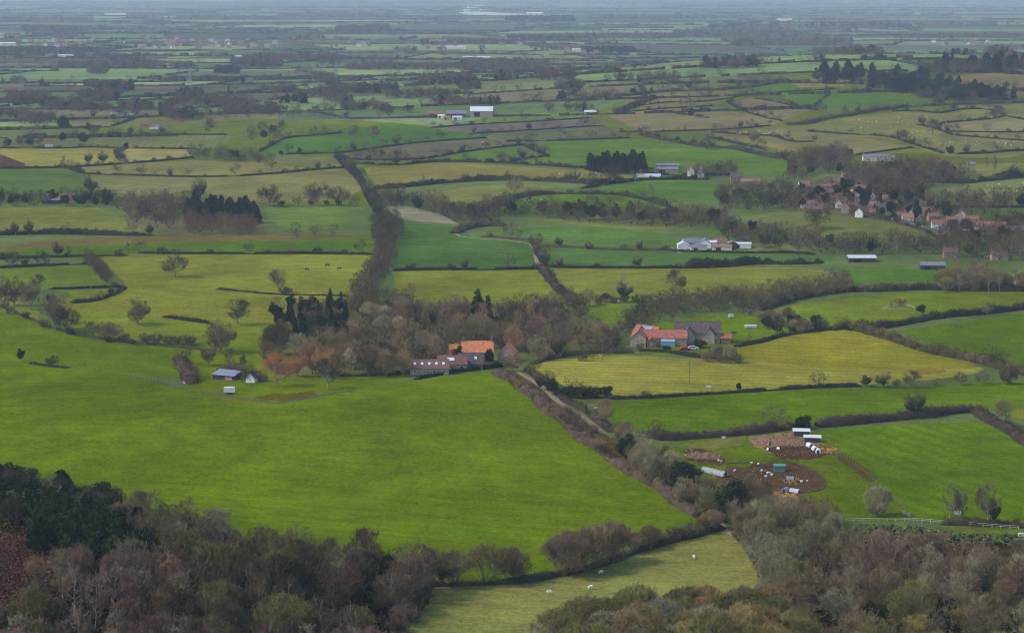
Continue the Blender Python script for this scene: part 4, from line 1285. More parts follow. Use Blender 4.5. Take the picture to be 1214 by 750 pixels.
# middle wood
mid = [('dense', 'brown', 4, 8, 14), ('dense', 'purple', 3, 9, 14), ('dense', 'olive', 3, 8, 12), ('round', 'grey', 2, 9, 13), ('round', 'tawny', 2, 9, 13), ('tall', 'tawny', 1, 11, 15), ('dense', 'dark', 2, 7, 11), ('ever', 'evergreen', .5, 6, 9)]
wood([(322, 372), (345, 366), (408, 362), (412, 376), (375, 384), (330, 386)], 5.6, [('cone', 'conifer', 3, 5.5, 10.5), ('ever', 'conifer', 2, 5, 8), ('dense', 'purple', 1.6, 7, 10)], 'in the back row of dark spruces left of the middle wood')
wood([(345, 400), (372, 392), (408, 392), (406, 404), (375, 408), (350, 406)], 4.4, [('cone', 'conifer', 3, 8, 10), ('ever', 'blue', 2, 7, 9)], 'in the dark spruce block inside the middle wood')
wood([(350, 416), (420, 398), (440, 384), (500, 384), (505, 442), (440, 448), (370, 450)], 7.4, mid + [('birch', 'pale', 1, 10, 13)], 'in the left half of the middle wood')
wood([(500, 384), (560, 378), (640, 384), (700, 395), (722, 415), (640, 428), (600, 414), (540, 420), (502, 438)], 8.0, mid, 'in the right half of the middle wood')
wood([(420, 372), (440, 356), (480, 358), (500, 380), (440, 384)], 7.6, mid, 'at the back corner of the middle wood')
wood([(600, 374), (640, 366), (680, 366), (700, 378), (650, 384), (600, 384)], 6.0, [('dense', 'purple', 3, 9, 11), ('dense', 'dark', 3, 9, 11)], 'in the purple thicket behind the middle wood')
wood([(503, 378), (545, 376), (548, 384), (505, 386)], 6.0, [('dense', 'purple', 3, 10, 12)], 'behind the middle wood left of the spruces')
for x, y in ((402, 392), (513, 388), (515, 428), (545, 432), (506, 434)): T('ever', x, y, rnd.uniform(6, 9), 'evergreen', place='scattered dark in the middle wood')
wood([(450, 300), (465, 290), (462, 318), (446, 345), (430, 366), (416, 366), (424, 345), (440, 322)], 5.6, [('dense', 'brown', 3, 9, 12), ('dense', 'purple', 3, 9, 12), ('round', 'dark', 2, 9, 11)], 'on the tree belt climbing from the middle wood')
wood([(445, 262), (470, 262), (475, 280), (455, 296), (445, 290)], 6, [('dense', 'brown', 3, 8, 11), ('round', 'dark', 2, 8, 10)], 'at the top of the tree belt above the middle wood')
row([(700, 362), (730, 359), (770, 357)], 5.5, [('shrub', 'dark', 3, 3.5, 5.5), ('evershrub', 'evergreen', 1, 3, 4.5)], 'in the bushy hedge beneath the three trees')
row([(104, 310), (112, 318), (122, 328), (130, 338)], 5, [('dense', 'brown', 3, 7, 10)], 'in the tree row dropping through the left pastures')
# around the farmhouse
wood([(760, 374), (790, 362), (830, 360), (900, 366), (905, 376), (850, 370), (790, 378), (745, 398), (735, 394)], 5.4, [('dense', 'purple', 3, 8, 11), ('dense', 'brown', 4, 8, 11), ('round', 'dark', 2, 8, 10)], 'in the thicket behind the red roofed farmhouse')
row([(720, 398), (740, 400), (752, 398)], 4.5, [('dense', 'brown', 3, 6, 8)], 'at the wood end left of the farmhouse')
wood([(840, 352), (900, 350), (960, 340), (1005, 334), (1010, 344), (960, 352), (915, 364), (860, 362)], 6.2, [('dense', 'purple', 4, 7, 10), ('dense', 'brown', 4, 7, 10)], 'in the long thicket right of the farmhouse')
wood([(895, 380), (930, 378), (975, 386), (975, 394), (930, 396), (905, 388)], 5.2, [('fan', 'brown', 2, 5, 7), ('evershrub', 'evergreen', 2, 3, 5), ('shrub', 'dark', 2, 4, 5)], 'in the garden scrub above the olive field')
row([(990, 390), (1020, 392), (1060, 404), (1100, 417), (1150, 428), (1210, 442)], 7, [('shrub', 'olive', 3, 4, 5.5), ('shrub', 'brown', 3, 4, 5.5)], 'on the bushy diagonal hedge')
row([(915, 364), (960, 352), (1010, 346), (1090, 344)], 8, [('shrub', 'dark', 2, 4, 5.5), ('evershrub', 'evergreen', 1, 3, 4.5), ('shrub', 'brown', 2, 4, 5)], 'on the tall hedge above the curved pasture')
wood([(1110, 340), (1130, 330), (1165, 330), (1180, 340), (1214, 340), (1214, 346), (1120, 346)], 5.6, [('tall', 'tawny', 2, 9, 12), ('fan', 'olive', 2, 7, 10), ('dense', 'purple', 2, 7, 9)], 'at the right end of the tall hedge above the curved pasture')
# distance belts
far_ = [('dense', 'brown', 4, 10, 14), ('dense', 'purple', 3, 10, 14), ('dense', 'dark', 3, 10, 13), ('ever', 'evergreen', 1, 7, 10)]
wood([(135, 244), (180, 240), (225, 242), (240, 262), (200, 277), (160, 266)], 7, [('dense', 'purple', 4, 10, 14), ('dense', 'brown', 2, 10, 13), ('dense', 'dark', 2, 10, 13)], 'in the left part of the left hand conifer wood', cap=46)
wood([(215, 252), (260, 248), (300, 254), (308, 268), (260, 268), (220, 262)], 6.5, [('pine', 'conifer', 5, 11, 14), ('dense', 'brown', 1, 10, 12)], 'in the dark pine part of the left hand conifer wood', cap=34)
wood([(222, 268), (300, 270), (305, 278), (225, 279)], 6, [('dense', 'tawny', 4, 11, 14), ('dense', 'pink', 1, 10, 12)], 'in the tawny front of the left hand conifer wood', cap=26)
wood([(0, 246), (60, 244), (130, 246), (135, 236), (60, 238), (0, 238)], 8, [('dense', 'dark', 4, 9, 12), ('ever', 'evergreen', 2, 7, 10)], 'in the belt left of the conifer wood')
row([(310, 246), (350, 245), (400, 244), (430, 246)], 9, [('dense', 'dark', 4, 8, 11), ('evershrub', 'evergreen', 2, 4, 5)], 'in the belt right of the conifer wood')
row([(0, 280), (40, 278), (90, 278), (110, 280)], 9, [('ivy', 'brown', 3, 10, 13), ('shrub', 'dark', 2, 4, 5)], 'on the hedge under the left olive field')
row([(330, 282), (380, 280), (410, 281)], 12, [('dense', 'brown', 3, 8, 11)], 'on the brown verge right of the conifer wood')
wood([(440, 234), (500, 240), (560, 256), (580, 268), (540, 262), (480, 246), (445, 250)], 7, far_, 'in the belt over the pale cream field', cap=60)
wood([(572, 258), (620, 256), (690, 264), (780, 270), (860, 272), (862, 262), (780, 258), (700, 252), (620, 250), (580, 250)], 7, [('dense', 'brown', 4, 11, 15), ('dense', 'purple', 3, 11, 15), ('ever', 'conifer', 1.5, 9, 12)], 'in the round crowned wood beneath the dome field', cap=110)
wood([(850, 270), (930, 284), (1000, 292), (1100, 292), (1110, 302), (1000, 303), (900, 296), (855, 285)], 7, far_ + [('tall', 'grey', 2, 10, 13)], 'in the long belt right of the white farm sheds', cap=170)
wood([(700, 200), (762, 198), (764, 206), (702, 206)], 6, [('pine', 'conifer', 5, 11, 15)], 'in the small black conifer copse', cap=26)
wood([(830, 205), (870, 200), (872, 208), (842, 212), (826, 214)], 7, far_, 'round the white house on the green slope', cap=16)
wood([(935, 214), (1000, 206), (1010, 186), (985, 180), (950, 188), (935, 200)], 8, far_, 'in the woods left of the manor', cap=80)
wood([(1000, 206), (1080, 198), (1130, 204), (1150, 212), (1110, 222), (1080, 240), (1040, 236), (1010, 226)], 8, far_, 'in the wooded slope under the manor', cap=130)
wood([(940, 252), (1000, 256), (1060, 262), (1100, 262), (1110, 240), (1060, 230), (1000, 222), (945, 226)], 7.2, [('dense', 'brown', 3, 6, 11), ('dense', 'purple', 2, 6, 11), ('ever', 'conifer', 2, 5, 9)] + [('cypress', 'conifer', 1.5, 8, 12)], 'among the village houses', cap=125)
wood([(850, 232), (935, 226), (940, 250), (880, 252), (855, 246)], 9, far_, 'in the thicket left of the village', cap=70)
wood([(1110, 240), (1214, 238), (1214, 246), (1120, 262)], 9, far_, 'in the belt right of the village', cap=60)
wood([(1120, 274), (1214, 280), (1214, 310), (1110, 306)], 8, far_, 'in the brown wood below the village', cap=110)
wood([(1180, 262), (1214, 262), (1214, 268), (1185, 270)], 6, [('dense', 'dark', 1, 8, 10)], 'behind the long red roofed barn', cap=8)
wood([(225, 184), (290, 184), (330, 192), (300, 196), (230, 190)], 7, [('dense', 'brown', 3, 10, 14), ('dense', 'dark', 2, 8, 12)], 'in the brown copse right of the brightest fields', cap=30)
wood([(300, 155), (340, 152), (330, 165), (290, 168)], 8, far_, 'in the copse left of the emerald field', cap=14)
wood([(200, 148), (260, 142), (330, 140), (400, 138), (400, 130), (280, 130), (210, 138)], 11, far_ + [('round', 'copper', 1, 9, 12)], 'in the mixed wood over the left fields', cap=42)
# hilltop woods
wood([(960, 96), (990, 90), (1020, 90), (1022, 96), (985, 100)], 8, [('ever', 'conifer', 3, 15, 19), ('pine', 'conifer', 3, 17, 22)], 'in the dark conifer clump on the hill shoulder', cap=16)
wood([(1030, 96), (1090, 94), (1150, 108), (1205, 118), (1140, 122), (1080, 112), (1030, 104)], 8, [('pine', 'conifer', 4, 13, 17), ('ever', 'evergreen', 3, 11, 15), ('dense', 'dark', 4, 12, 15), ('dense', 'brown', 2, 11, 14)], 'in the dark wood on the face of the hill', cap=240)
wood([(1088, 84), (1150, 80), (1230, 76), (1230, 84), (1150, 88), (1095, 92)], 8, [('dense', 'purple', 3, 15, 19), ('pine', 'conifer', 1, 17, 22), ('dense', 'dark', 2, 14, 18)], 'in the wood along the crest of the hill', cap=150)
row([(1020, 93), (1050, 91), (1085, 92)], 22, [('pine', 'conifer', 3, 15, 20)], 'spaced along the hill shoulder')
row([(700, 116), (760, 112), (800, 108), (835, 106)], 9, [('dense', 'purple', 3, 9, 13), ('ever', 'conifer', 1, 8, 11)], 'on the crest of the hill ridge')

row([(600, 449), (640, 478), (682, 511), (740, 554), (800, 590)], 4.5, [('shrub', 'brown', 3, 2, 4), ('shrub', 'purple', 2, 2, 3.2), ('shrub', 'tawny', 1, 1.8, 2.6)], 'on the brambly bank along the right of the big field')
row([(290, 456), (300, 449), (312, 452)], 3, [('shrub', 'brown', 3, 3, 5), ('round', 'dark', 1, 5, 7)], 'in the scrub round the white gabled cottage')
row([(262, 444), (276, 440), (290, 444)], 3.5, [('shrub', 'brown', 3, 3, 5), ('round', 'purple', 1, 5, 7)], 'in the scrub behind the tin roofed shed')
row([(212, 427), (218, 438), (226, 452)], 3, [('shrub', 'pink', 2, 3, 4.5), ('shrub', 'brown', 2, 3, 4.5)], 'on the scrub strip by the pale stone wall')
row([(0, 366), (40, 382), (100, 401), (160, 408)], 16, [('shrub', 'dark', 3, 2.5, 4)], 'along the foot of the left clump')

row([(508, 700), (498, 716), (484, 734), (468, 752)], 3.2, [('shrub', 'dark', 2, 3, 5), ('shrub', 'purple', 2, 3, 5), ('evershrub', 'evergreen', 1, 2.5, 4)], 'along the skirt of the lower left wood by the dull pasture', .2)
row([(890, 650), (912, 690), (905, 712), (850, 738)], 3.6, [('shrub', 'grey', 2, 3, 5), ('shrub', 'olive', 2, 3, 5)], 'along the skirt of the lower right wood by the dull pasture', .2)
row([(336, 390), (322, 404), (316, 424), (330, 444)], 5, [('shrub', 'brown', 2, 3, 5), ('round', 'tawny', 1, 6, 9)], 'at the left skirt of the middle wood')
row([(720, 396), (728, 410), (716, 424), (680, 428)], 6, [('dense', 'brown', 2, 6, 9), ('shrub', 'dark', 2, 3, 5)], 'at the right skirt of the middle wood')

row([(398, 186), (412, 200), (426, 214), (434, 228), (442, 244), (452, 258)], 8, [('dense', 'dark', 3, 6, 10), ('dense', 'brown', 2, 6, 10), ('ever', 'evergreen', 1, 4, 6)], 'on the diagonal belt past the tawny fields')
# ------------------------------------------------------------------ turn the requests into trees
LIMIT = 285
by = {}
for r in REQ: by.setdefault(r['name'], []).append(r)
KEEP, REST = [], []
for nm, L in by.items():
    L.sort(key=lambda r: (r['label'] is None, -r['size']))
    KEEP += L[:LIMIT]; REST += L[LIMIT:]
# a plant of another kind joins the mass when it is far away and unlabelled
for r in list(KEEP):
    if r['label'] is None and r['size'] < 10.5:
        KEEP.remove(r); REST.append(r)

def gain(r):
    """the woods differ in how pale their twigs are"""
    pl = r['place'] or ''
    if 'lower left' in pl: return 1.05
    if 'lower right' in pl or 'bottom centre' in pl: return 1.55
    if r['v'] < 135: return 1.2
    if r['tint'] in ('conifer', 'evergreen', 'blue', 'ivy'): return 1.2
    return (1.75 if r['v'] > 330 else 1.1) if r['label'] is None or ' in the ' in pl else (1.1 if r['v'] > 330 else .9)


GAINS = [gain(r) for r in KEEP]
ORD = ['first', 'second', 'third', 'fourth', 'fifth', 'sixth', 'seventh', 'eighth', 'ninth', 'tenth', 'eleventh', 'twelfth']


def tname(r):
    for k, v in TINT.items():
        if r['tint'] == k: return WORD[k]
    return ''


cl = {}
for r in KEEP:
    if r['label'] is None: cl.setdefault((r['place'], r['name'], r['tint']), []).append(r)
for (place, nm, tint), L in cl.items():
    noun = NOUN[nm]; col = WORD[tint]
    parts = [('', L)]
    if len(L) > 9:
        ss = sorted(L, key=lambda r: r['v'])
        h = len(ss) // 2
        parts = [('farther ', ss[:h]), ('nearer ', ss[h:])]
    for pre, G in parts:
        G.sort(key=lambda r: r['u'])
        if len(G) == 1:
            G[0]['label'] = f'{pre}{col} {noun} {place}'
        elif len(G) <= 12:
            for i, r in enumerate(G):
                r['label'] = f'{ORD[i]} from left of the {pre}{col} {noun}s {place}'.replace('birchs', 'birches').replace('bushs', 'bushes')
        else:
            for r in G: r['label'] = f'{pre}{col} {noun} {place}'
        for r in G:
            r['group'] = f'{col} {noun}s {place}'
            w = r['label'].split()
            if len(w) > 16:
                t_ = r['label'].replace('fine twigged bare birchs', 'birches').replace('many stemmed bare', 'coppiced').replace(' bare tree', ' tree').replace('ivy clad tree', 'ivied tree').replace('slender tree', 'slim tree')
                t_ = t_.replace(' from left of the', ' from left,') if len(t_.split()) > 16 else t_
                t_ = t_.replace('lower left wood', 'left wood').replace('lower right wood', 'right wood') if len(t_.split()) > 16 else t_
                t_ = t_.replace('bushy overgrown hedge running diagonally', 'diagonal hedge')
                if len(t_.split()) > 16: t_ = ' '.join(t_.split()[:16]) if t_.split()[15] not in ('the', 'of', 'and', 'between', 'by', 'in', 'on', 'over', 'to', 'with', 'a', 'at', 'under', 'above') else ' '.join(t_.split()[:15])
                r['label'] = t_ if len(t_.split()) <= 16 else f'{col} {noun.split()[-1]} {place}'

for r, g_ in zip(KEEP, GAINS):
    P = PROTO[r['key']]
    s = r['h'] / P.H
    o = empty(r['name'], r['p'] - Vector((0, 0, .15)), r['rz'])
    o.scale = (s * r['wide'] * rnd.uniform(.9, 1.1), s * r['wide'] * rnd.uniform(.82, 1.12), s)
    o.rotation_euler = (rnd.gauss(0, .04), rnd.gauss(0, .04), r['rz'])
    cat = 'shrub' if 'shrub' in r['name'] else 'tree'
    tag(o, r['label'], cat, r['group'])
    tk = ob('trunk', P.trunk, o)
    ob('crown', P.crown, o, color=jit(tuple(c * g_ for c in TINT[r['tint']]), .33))
    if P.extra: ob(P.extra[0], P.extra[1], o, color=jit(P.extra[2], .2))

# ------------------------------------------------------------------ masses
def mass(name, items, label, cat):
    """items: (proto, position, height, width factor, tint, rz, detail 0..1)"""
    VS, CS = [], []
    for P, p, h, wd, tint, rz, det in items:
        q = P.low
        nb = P.lowbark
        c = np.array(jit(tint, .25))
        col = np.tile(c, (len(q), 1))
        if nb: col[-nb:] = (.10, .085, .065)
        if det < 1:
            k = max(14, int(len(q) * det)); idx = npr.choice(len(q), k, replace=False)
            ctr = q[idx].mean(1, keepdims=True)
            q = ctr + (q[idx] - ctr) * min(2.4, det ** -.4); col = col[idx]
        s = h / P.H
        co, si = math.cos(rz), math.sin(rz)
        M = np.array([[co * s * wd, -si * s * wd, 0], [si * s * wd, co * s * wd, 0], [0, 0, s]])
        VS.append(q.reshape(-1, 3) @ M.T + np.array([p.x, p.y, p.z])); CS.append(col)
    if not VS: return
    V = np.concatenate(VS); C = np.concatenate(CS)
    n = len(V) // 4
    me = mesh_np(name, V, np.arange(n * 4).reshape(n, 4), [M_MASS])
    a = me.attributes.new('tint', 'FLOAT_COLOR', 'FACE')
    a.data.foreach_set('color', np.concatenate([C, np.ones((n, 1))], 1).astype(np.float32).ravel())
    tag(ob(name, me), label, cat, None, 'stuff')


def det_of(D): return 1.0 if D < 1500 else max(.12, min(1, (1700 / D) ** 1.5))


IT = {}
for r in REST:
    IT.setdefault('m', []).append((PROTO[r['key']], r['p'], r['h'], r['wide'], tuple(c * .82 for c in TINT[r['tint']]), r['rz'], det_of(r['p'].y)))
mass('distant_trees', IT.get('m', []), 'the many farther trees of woods, belts and hedgerows', 'trees')

BK = ['oak_b', 'round_a', 'round_b', 'dense_a', 'dense_b']
EK = ['ever_a', 'pine_a', 'cypress_a']
items = []


def copse(cx, cy, hw, dp, h, kind='b', n=None, gap=8):
    """far-off wood: centre pixel, half width and depth in pixels"""
    got = 0
    c = at(cx, cy)
    n = n or int(min(420, max(10, (2 * hw * c.y / F) * (abs(at(cx, cy - dp / 2).y - at(cx, cy + dp / 2).y)) / (gap * gap))))
    for _ in range(n):
        a = rnd.uniform(-1, 1); b = rnd.uniform(-1, 1) * math.sqrt(max(0, 1 - a * a))
        p = on(cx + a * hw, cy + b * dp / 2)
        ev = rnd.random() < dict(b=.06, m=.35, e=.85)[kind]
        k = rnd.choice(EK if ev else BK)
        tint = TINT[rnd.choice(['conifer', 'evergreen', 'blue'] if ev else ['brown', 'purple', 'dark', 'purple'])]
        items.append((PROTO[k], p, h * rnd.uniform(.75, 1.15), rnd.uniform(.9, 1.25), tint, rnd.uniform(0, 6), max(.08, det_of(p.y) * .8)))


for a in ((32, 122, 19, 4, 16, 'b'), (128, 105, 17, 4, 13, 'm'), (222, 116, 17, 4, 13, 'm'), (148, 76, 14, 5, 16, 'm'), (305, 78, 28, 5, 16, 'b'), (270, 87, 14, 3, 13, 'e'),
          (600, 82, 50, 5, 17, 'b'), (530, 99, 33, 4, 13, 'b'), (500, 116, 42, 5, 12, 'b'), (550, 124, 40, 4, 11, 'b'), (432, 130, 28, 5, 12, 'b'), (470, 134, 20, 3, 10, 'm'), (400, 122, 18, 3, 12, 'b'), (865, 80, 33, 4, 15, 'm'), (60, 37, 34, 3, 18, 'b'), (430, 37, 30, 3, 20, 'b'),
          (640, 25, 40, 3, 22, 'e'), (870, 42, 70, 10, 18, 'b'), (960, 34, 120, 4, 18, 'm'), (1090, 32, 90, 4, 18, 'b'), (940, 52, 70, 6, 16, 'b'), (1005, 64, 40, 3, 14, 'b'), (1150, 45, 60, 3, 14, 'b'), (735, 45, 70, 5, 15, 'b'), (500, 82, 90, 4, 12, 'b'),
          (60, 63, 60, 5, 13, 'm'), (150, 80, 80, 4, 12, 'b'), (350, 71, 50, 3, 14, 'b'), (50, 25, 60, 3, 18, 'b'), (240, 23, 90, 3, 18, 'b'), (400, 20, 70, 3, 18, 'b'), (800, 22, 90, 3, 18, 'b'), (560, 52, 60, 3, 13, 'b'), (640, 47, 40, 3, 13, 'm'), (720, 62, 30, 3, 13, 'e'),
          (80, 129, 30, 5, 12, 'b'), (105, 131, 24, 4, 12, 'b'), (150, 136, 16, 3, 11, 'b'), (115, 117, 20, 4, 14, 'b'), (175, 130, 30, 4, 12, 'm'), (250, 125, 50, 4, 13, 'b'), (345, 123, 20, 3, 12, 'e'), (300, 133, 35, 6, 12, 'b'), (215, 140, 18, 6, 14, 'b'), (40, 145, 20, 6, 13, 'b'), (380, 115, 30, 3, 12, 'b'), (690, 118, 30, 4, 11, 'm'), (680, 132, 30, 3, 11, 'b'),
          (330, 110, 20, 3, 12, 'b'), (420, 108, 20, 3, 12, 'b'), (780, 96, 50, 3, 12, 'b'), (1140, 116, 50, 3, 12, 'm'), (20, 140, 20, 3, 12, 'b')):
    copse(*a)
for _ in range(64):
    v_ = rnd.uniform(14, 112)
    copse(rnd.uniform(-40, 1250) if v_ < 75 else rnd.uniform(-40, 700), v_, rnd.uniform(4, 26), rnd.uniform(1, 3), rnd.uniform(9, 15), rnd.choice('bbbbm'), n=rnd.randint(12, 60))
mass('distant_woodland', items, 'dark copses and woods scattered over the far plain', 'woodland')

# hedgerows and hedge trees of the far plain
items = []
HV, HQ, HC = [], [], []
for line, D in FAR_EDGES:
    big = rnd.random()
    for a, b in zip(line, line[1:]):
        L = math.hypot(b[0] - a[0], b[1] - a[1])
        st_ = max(9, D / 260)
        k = max(1, int(L / st_))
        for j in range(k):
            if rnd.random() < .07: continue
            x, y = a[0] + (b[0] - a[0]) * j / k, a[1] + (b[1] - a[1]) * j / k
            x2, y2 = a[0] + (b[0] - a[0]) * (j + 1.05) / k, a[1] + (b[1] - a[1]) * (j + 1.05) / k
            z, z2 = gz_at(x, y), gz_at(x2, y2)
            if y < 2050 and -340 < x < 700: continue
            hh = (1.5 + 2.2 * big * big) * rnd.uniform(.6, 1.6) * (1 + D / 14000); w = 1.4 + 1.2 * big + D / 5000
            l_ = math.hypot(x2 - x, y2 - y) or 1
            nx, ny = -(y2 - y) / l_ * w, (x2 - x) / l_ * w
            n0 = len(HV)
            h2 = hh * rnd.uniform(.7, 1.2)
            HV += [(x - nx, y - ny, z - .6), (x - nx * .5, y - ny * .5, z + hh), (x + nx * .5, y + ny * .5, z + hh * .95), (x + nx, y + ny, z - .6),
                   (x2 - nx, y2 - ny, z2 - .6), (x2 - nx * .5, y2 - ny * .5, z2 + h2), (x2 + nx * .5, y2 + ny * .5, z2 + h2 * .95), (x2 + nx, y2 + ny, z2 - .6)]
            HQ += [(n0, n0 + 1, n0 + 5, n0 + 4), (n0 + 1, n0 + 2, n0 + 6, n0 + 5), (n0 + 2, n0 + 3, n0 + 7, n0 + 6), (n0, n0 + 3, n0 + 2, n0 + 1), (n0 + 4, n0 + 5, n0 + 6, n0 + 7)]
            HC += [jit((.024, .024, .013), .25)] * 5
            if rnd.random() < (.26 + .4 * big * big):
                kk = rnd.choice(BK) if rnd.random() < .9 else rnd.choice(EK)
                items.append((PROTO[kk], Vector((x, y + rnd.uniform(-2, 2), z)), rnd.uniform(6, 13) * (1 + D / 40000), rnd.uniform(.9, 1.3), TINT[rnd.choice(['brown', 'purple', 'dark', 'dark', 'grey'])] if kk in BK else TINT['conifer'], rnd.uniform(0, 6), max(.07, det_of(D) * .8)))
me = mesh_np('distant_hedgerows', np.array(HV), np.array(HQ), [M_MASS])
a = me.attributes.new('tint', 'FLOAT_COLOR', 'FACE')
a.data.foreach_set('color', np.concatenate([np.array(HC), np.ones((len(HC), 1))], 1).astype(np.float32).ravel())
tag(ob('distant_hedgerows', me), 'thin dark hedgerows that net the far plain', 'hedgerows', None, 'stuff')
mass('distant_hedgerow_trees', items, 'scattered bare trees along the far hedgerows', 'trees')

# bracken and undergrowth
def litter(name, polys, n, size, cols, label, cat, up=.3):
    C, col = [], []
    for poly in polys:
        xs = [p[0] for p in poly]; ys = [p[1] for p in poly]
        k = 0; tr = 0
        while k < n and tr < n * 6:
            tr += 1
            u, v = rnd.uniform(min(xs), max(xs)), rnd.uniform(min(ys), max(ys))
            if not inpoly(u, v, poly): continue
            k += 1
            p = at(u, v)
            C.append((p.x, p.y, p.z + rnd.uniform(.1, up))); col.append(jit(rnd.choice(cols), .3))
    q = leaf_quads(np.array(C), npr.uniform(.6, 1.4, len(C)) * size, npr, None, .6)
    m_ = len(q)
    me = mesh_np(name, q.reshape(-1, 3), np.arange(m_ * 4).reshape(m_, 4), [M_MASS])
    a = me.attributes.new('tint', 'FLOAT_COLOR', 'FACE')
    a.data.foreach_set('color', np.concatenate([np.array(col), np.ones((m_, 1))], 1).astype(np.float32).ravel())
    tag(ob(name, me), label, cat, None, 'stuff')


litter('bracken', [[(-20, 632), (45, 638), (95, 664), (118, 690), (70, 722), (-20, 735)], [(138, 612), (158, 616), (156, 628), (140, 626)], [(820, 592), (838, 600), (842, 612), (828, 610)]], 26000, .27, [(.13, .048, .028), (.11, .042, .024), (.145, .058, .032)], 'dead red brown bracken on the slope at lower left', 'bracken', .9)
litter('undergrowth', [[(-20, 600), (150, 628), (330, 675), (500, 705), (470, 790), (-20, 790)], [(890, 640), (1000, 650), (1230, 680), (1230, 795), (600, 795), (700, 755), (905, 735)]], 14000, .42, [(.055, .042, .026), (.04, .045, .02), (.07, .05, .035)], 'dim brambles and ivy beneath the lower woods', 'undergrowth', 1.2)
litter('rushes', [[(1000, 622), (1080, 624), (1140, 634), (1214, 634), (1214, 646), (1010, 642)]], 900, .7, [(.03, .045, .018), (.05, .065, .03), (.08, .09, .05)], 'dark rushy tussocks on the boggy strip over the lower right wood', 'rushes', .6)

litter('trampled_straw', [[(914, 583), (938, 581), (956, 590), (946, 604), (926, 600)], [(964, 527), (990, 530), (986, 538), (966, 536)], [(926, 569), (948, 567), (946, 575), (930, 575)], [(895, 600), (970, 598), (975, 612), (900, 612)]], 160, .45, [(.30, .16, .06), (.22, .12, .05), (.35, .24, .13)], 'orange straw trampled round the huts of the smallholding', 'straw', .15)
litter('clods', [[(888, 518), (952, 512), (990, 538), (925, 543)], [(852, 560), (893, 549), (962, 556), (977, 575), (915, 588), (866, 590)], [(808, 532), (835, 531), (862, 546), (815, 546)]], 380, .40, [(.10, .06, .04), (.05, .036, .026), (.16, .11, .08), (.20, .15, .11)], 'churned clods and rubbish in the muddy pens', 'mud', .2)
# ------------------------------------------------------------------ buildings
W_STONE = simple('stone_wall', (.30, .24, .17), .9, .25, 1.2)
W_BRICK = simple('brick_wall', (.25, .13, .09), .9, .25, 1.4)
W_WHITE = simple('white_render', (.6, .58, .53), .85, .08, .6)
W_CREAM = simple('cream_render', (.58, .50, .36), .85, .1, .6)
W_PINK = simple('pale_pink_brick', (.30, .21, .16), .9, .2, 1.1)
W_TIMBER = simple('dark_boards', (.06, .05, .045), .9, .25, 1.5)
R_RED = simple('red_pantiles', (.18, .085, .060), .85, .3, 1.1)
R_ORANGE = simple('orange_pantiles', (.24, .12, .072), .85, .25, 1.1)
R_BRIGHT = simple('bright_orange_pantiles', (.46, .16, .07), .85, .3, 1.1)
R_FARM = simple('weathered_red_pantiles', (.29, .10, .062), .85, .35, 1.0)
R_BROWN = simple('brown_pantiles', (.15, .075, .06), .85, .28, 1.2)
R_DARK = simple('dark_stone_tiles', (.085, .065, .058), .85, .28, 1.2)
R_SLATE = simple('grey_slates', (.14, .14, .155), .7, .25, 1.0)
R_GREY = simple('fibre_cement_sheets', (.42, .42, .42), .8, .12, .5)
R_WHITE = simple('pale_sheets', (.5, .5, .5), .6, .08, .4)
R_METAL = simple('blue_grey_tin', (.17, .19, .23), .6, .12, .5, .2)
GLASS = simple('window_glass', (.03, .035, .045), .12, .05, 1, .5)
SOLAR = simple('roof_glazing', (.22, .30, .36), .15, .1, .8, .6)
PAINT = simple('white_paint', (.54, .54, .52), .5, .05, 1)
DOORM = simple('dull_green_door', (.10, .13, .10), .6, .1, 1)
DARKIN = simple('shadowed_interior', (.02, .018, .016), .95, .1, 1)
BRICKCH = simple('chimney_brick', (.22, .12, .09), .9, .2, 2)
POT = simple('clay_pot', (.32, .14, .08), .8, .1, 3)
SKYL = simple('rooflight_glass', (.55, .60, .66), .1, .05, 1, .6)

_win = {}


def window(parent, x, y, z, rz, w=1.0, h=1.2, name='window'):
    k = (round(w, 1), round(h, 1))
    if k not in _win:
        m = MB(); t_ = .1
        m.box((0, 0, h / 2 - t_ / 2), (w, .12, t_)).box((0, 0, -h / 2 + t_ / 2), (w + .12, .2, t_))
        m.box((-w / 2 + t_ / 2, 0, 0), (t_, .118, h - 2 * t_)).box((w / 2 - t_ / 2, 0, 0), (t_, .118, h - 2 * t_)).box((0, .005, 0), (.07, .1, h - 2 * t_))
        _win[k] = (m.mesh('window', [PAINT]), MB().box((0, .03, 0), (w - .16, .04, h - .16)).mesh('pane', [GLASS]))
    f = ob('window', _win[k][0], parent, (x, y, z), rz)
    ob('pane', _win[k][1], f)


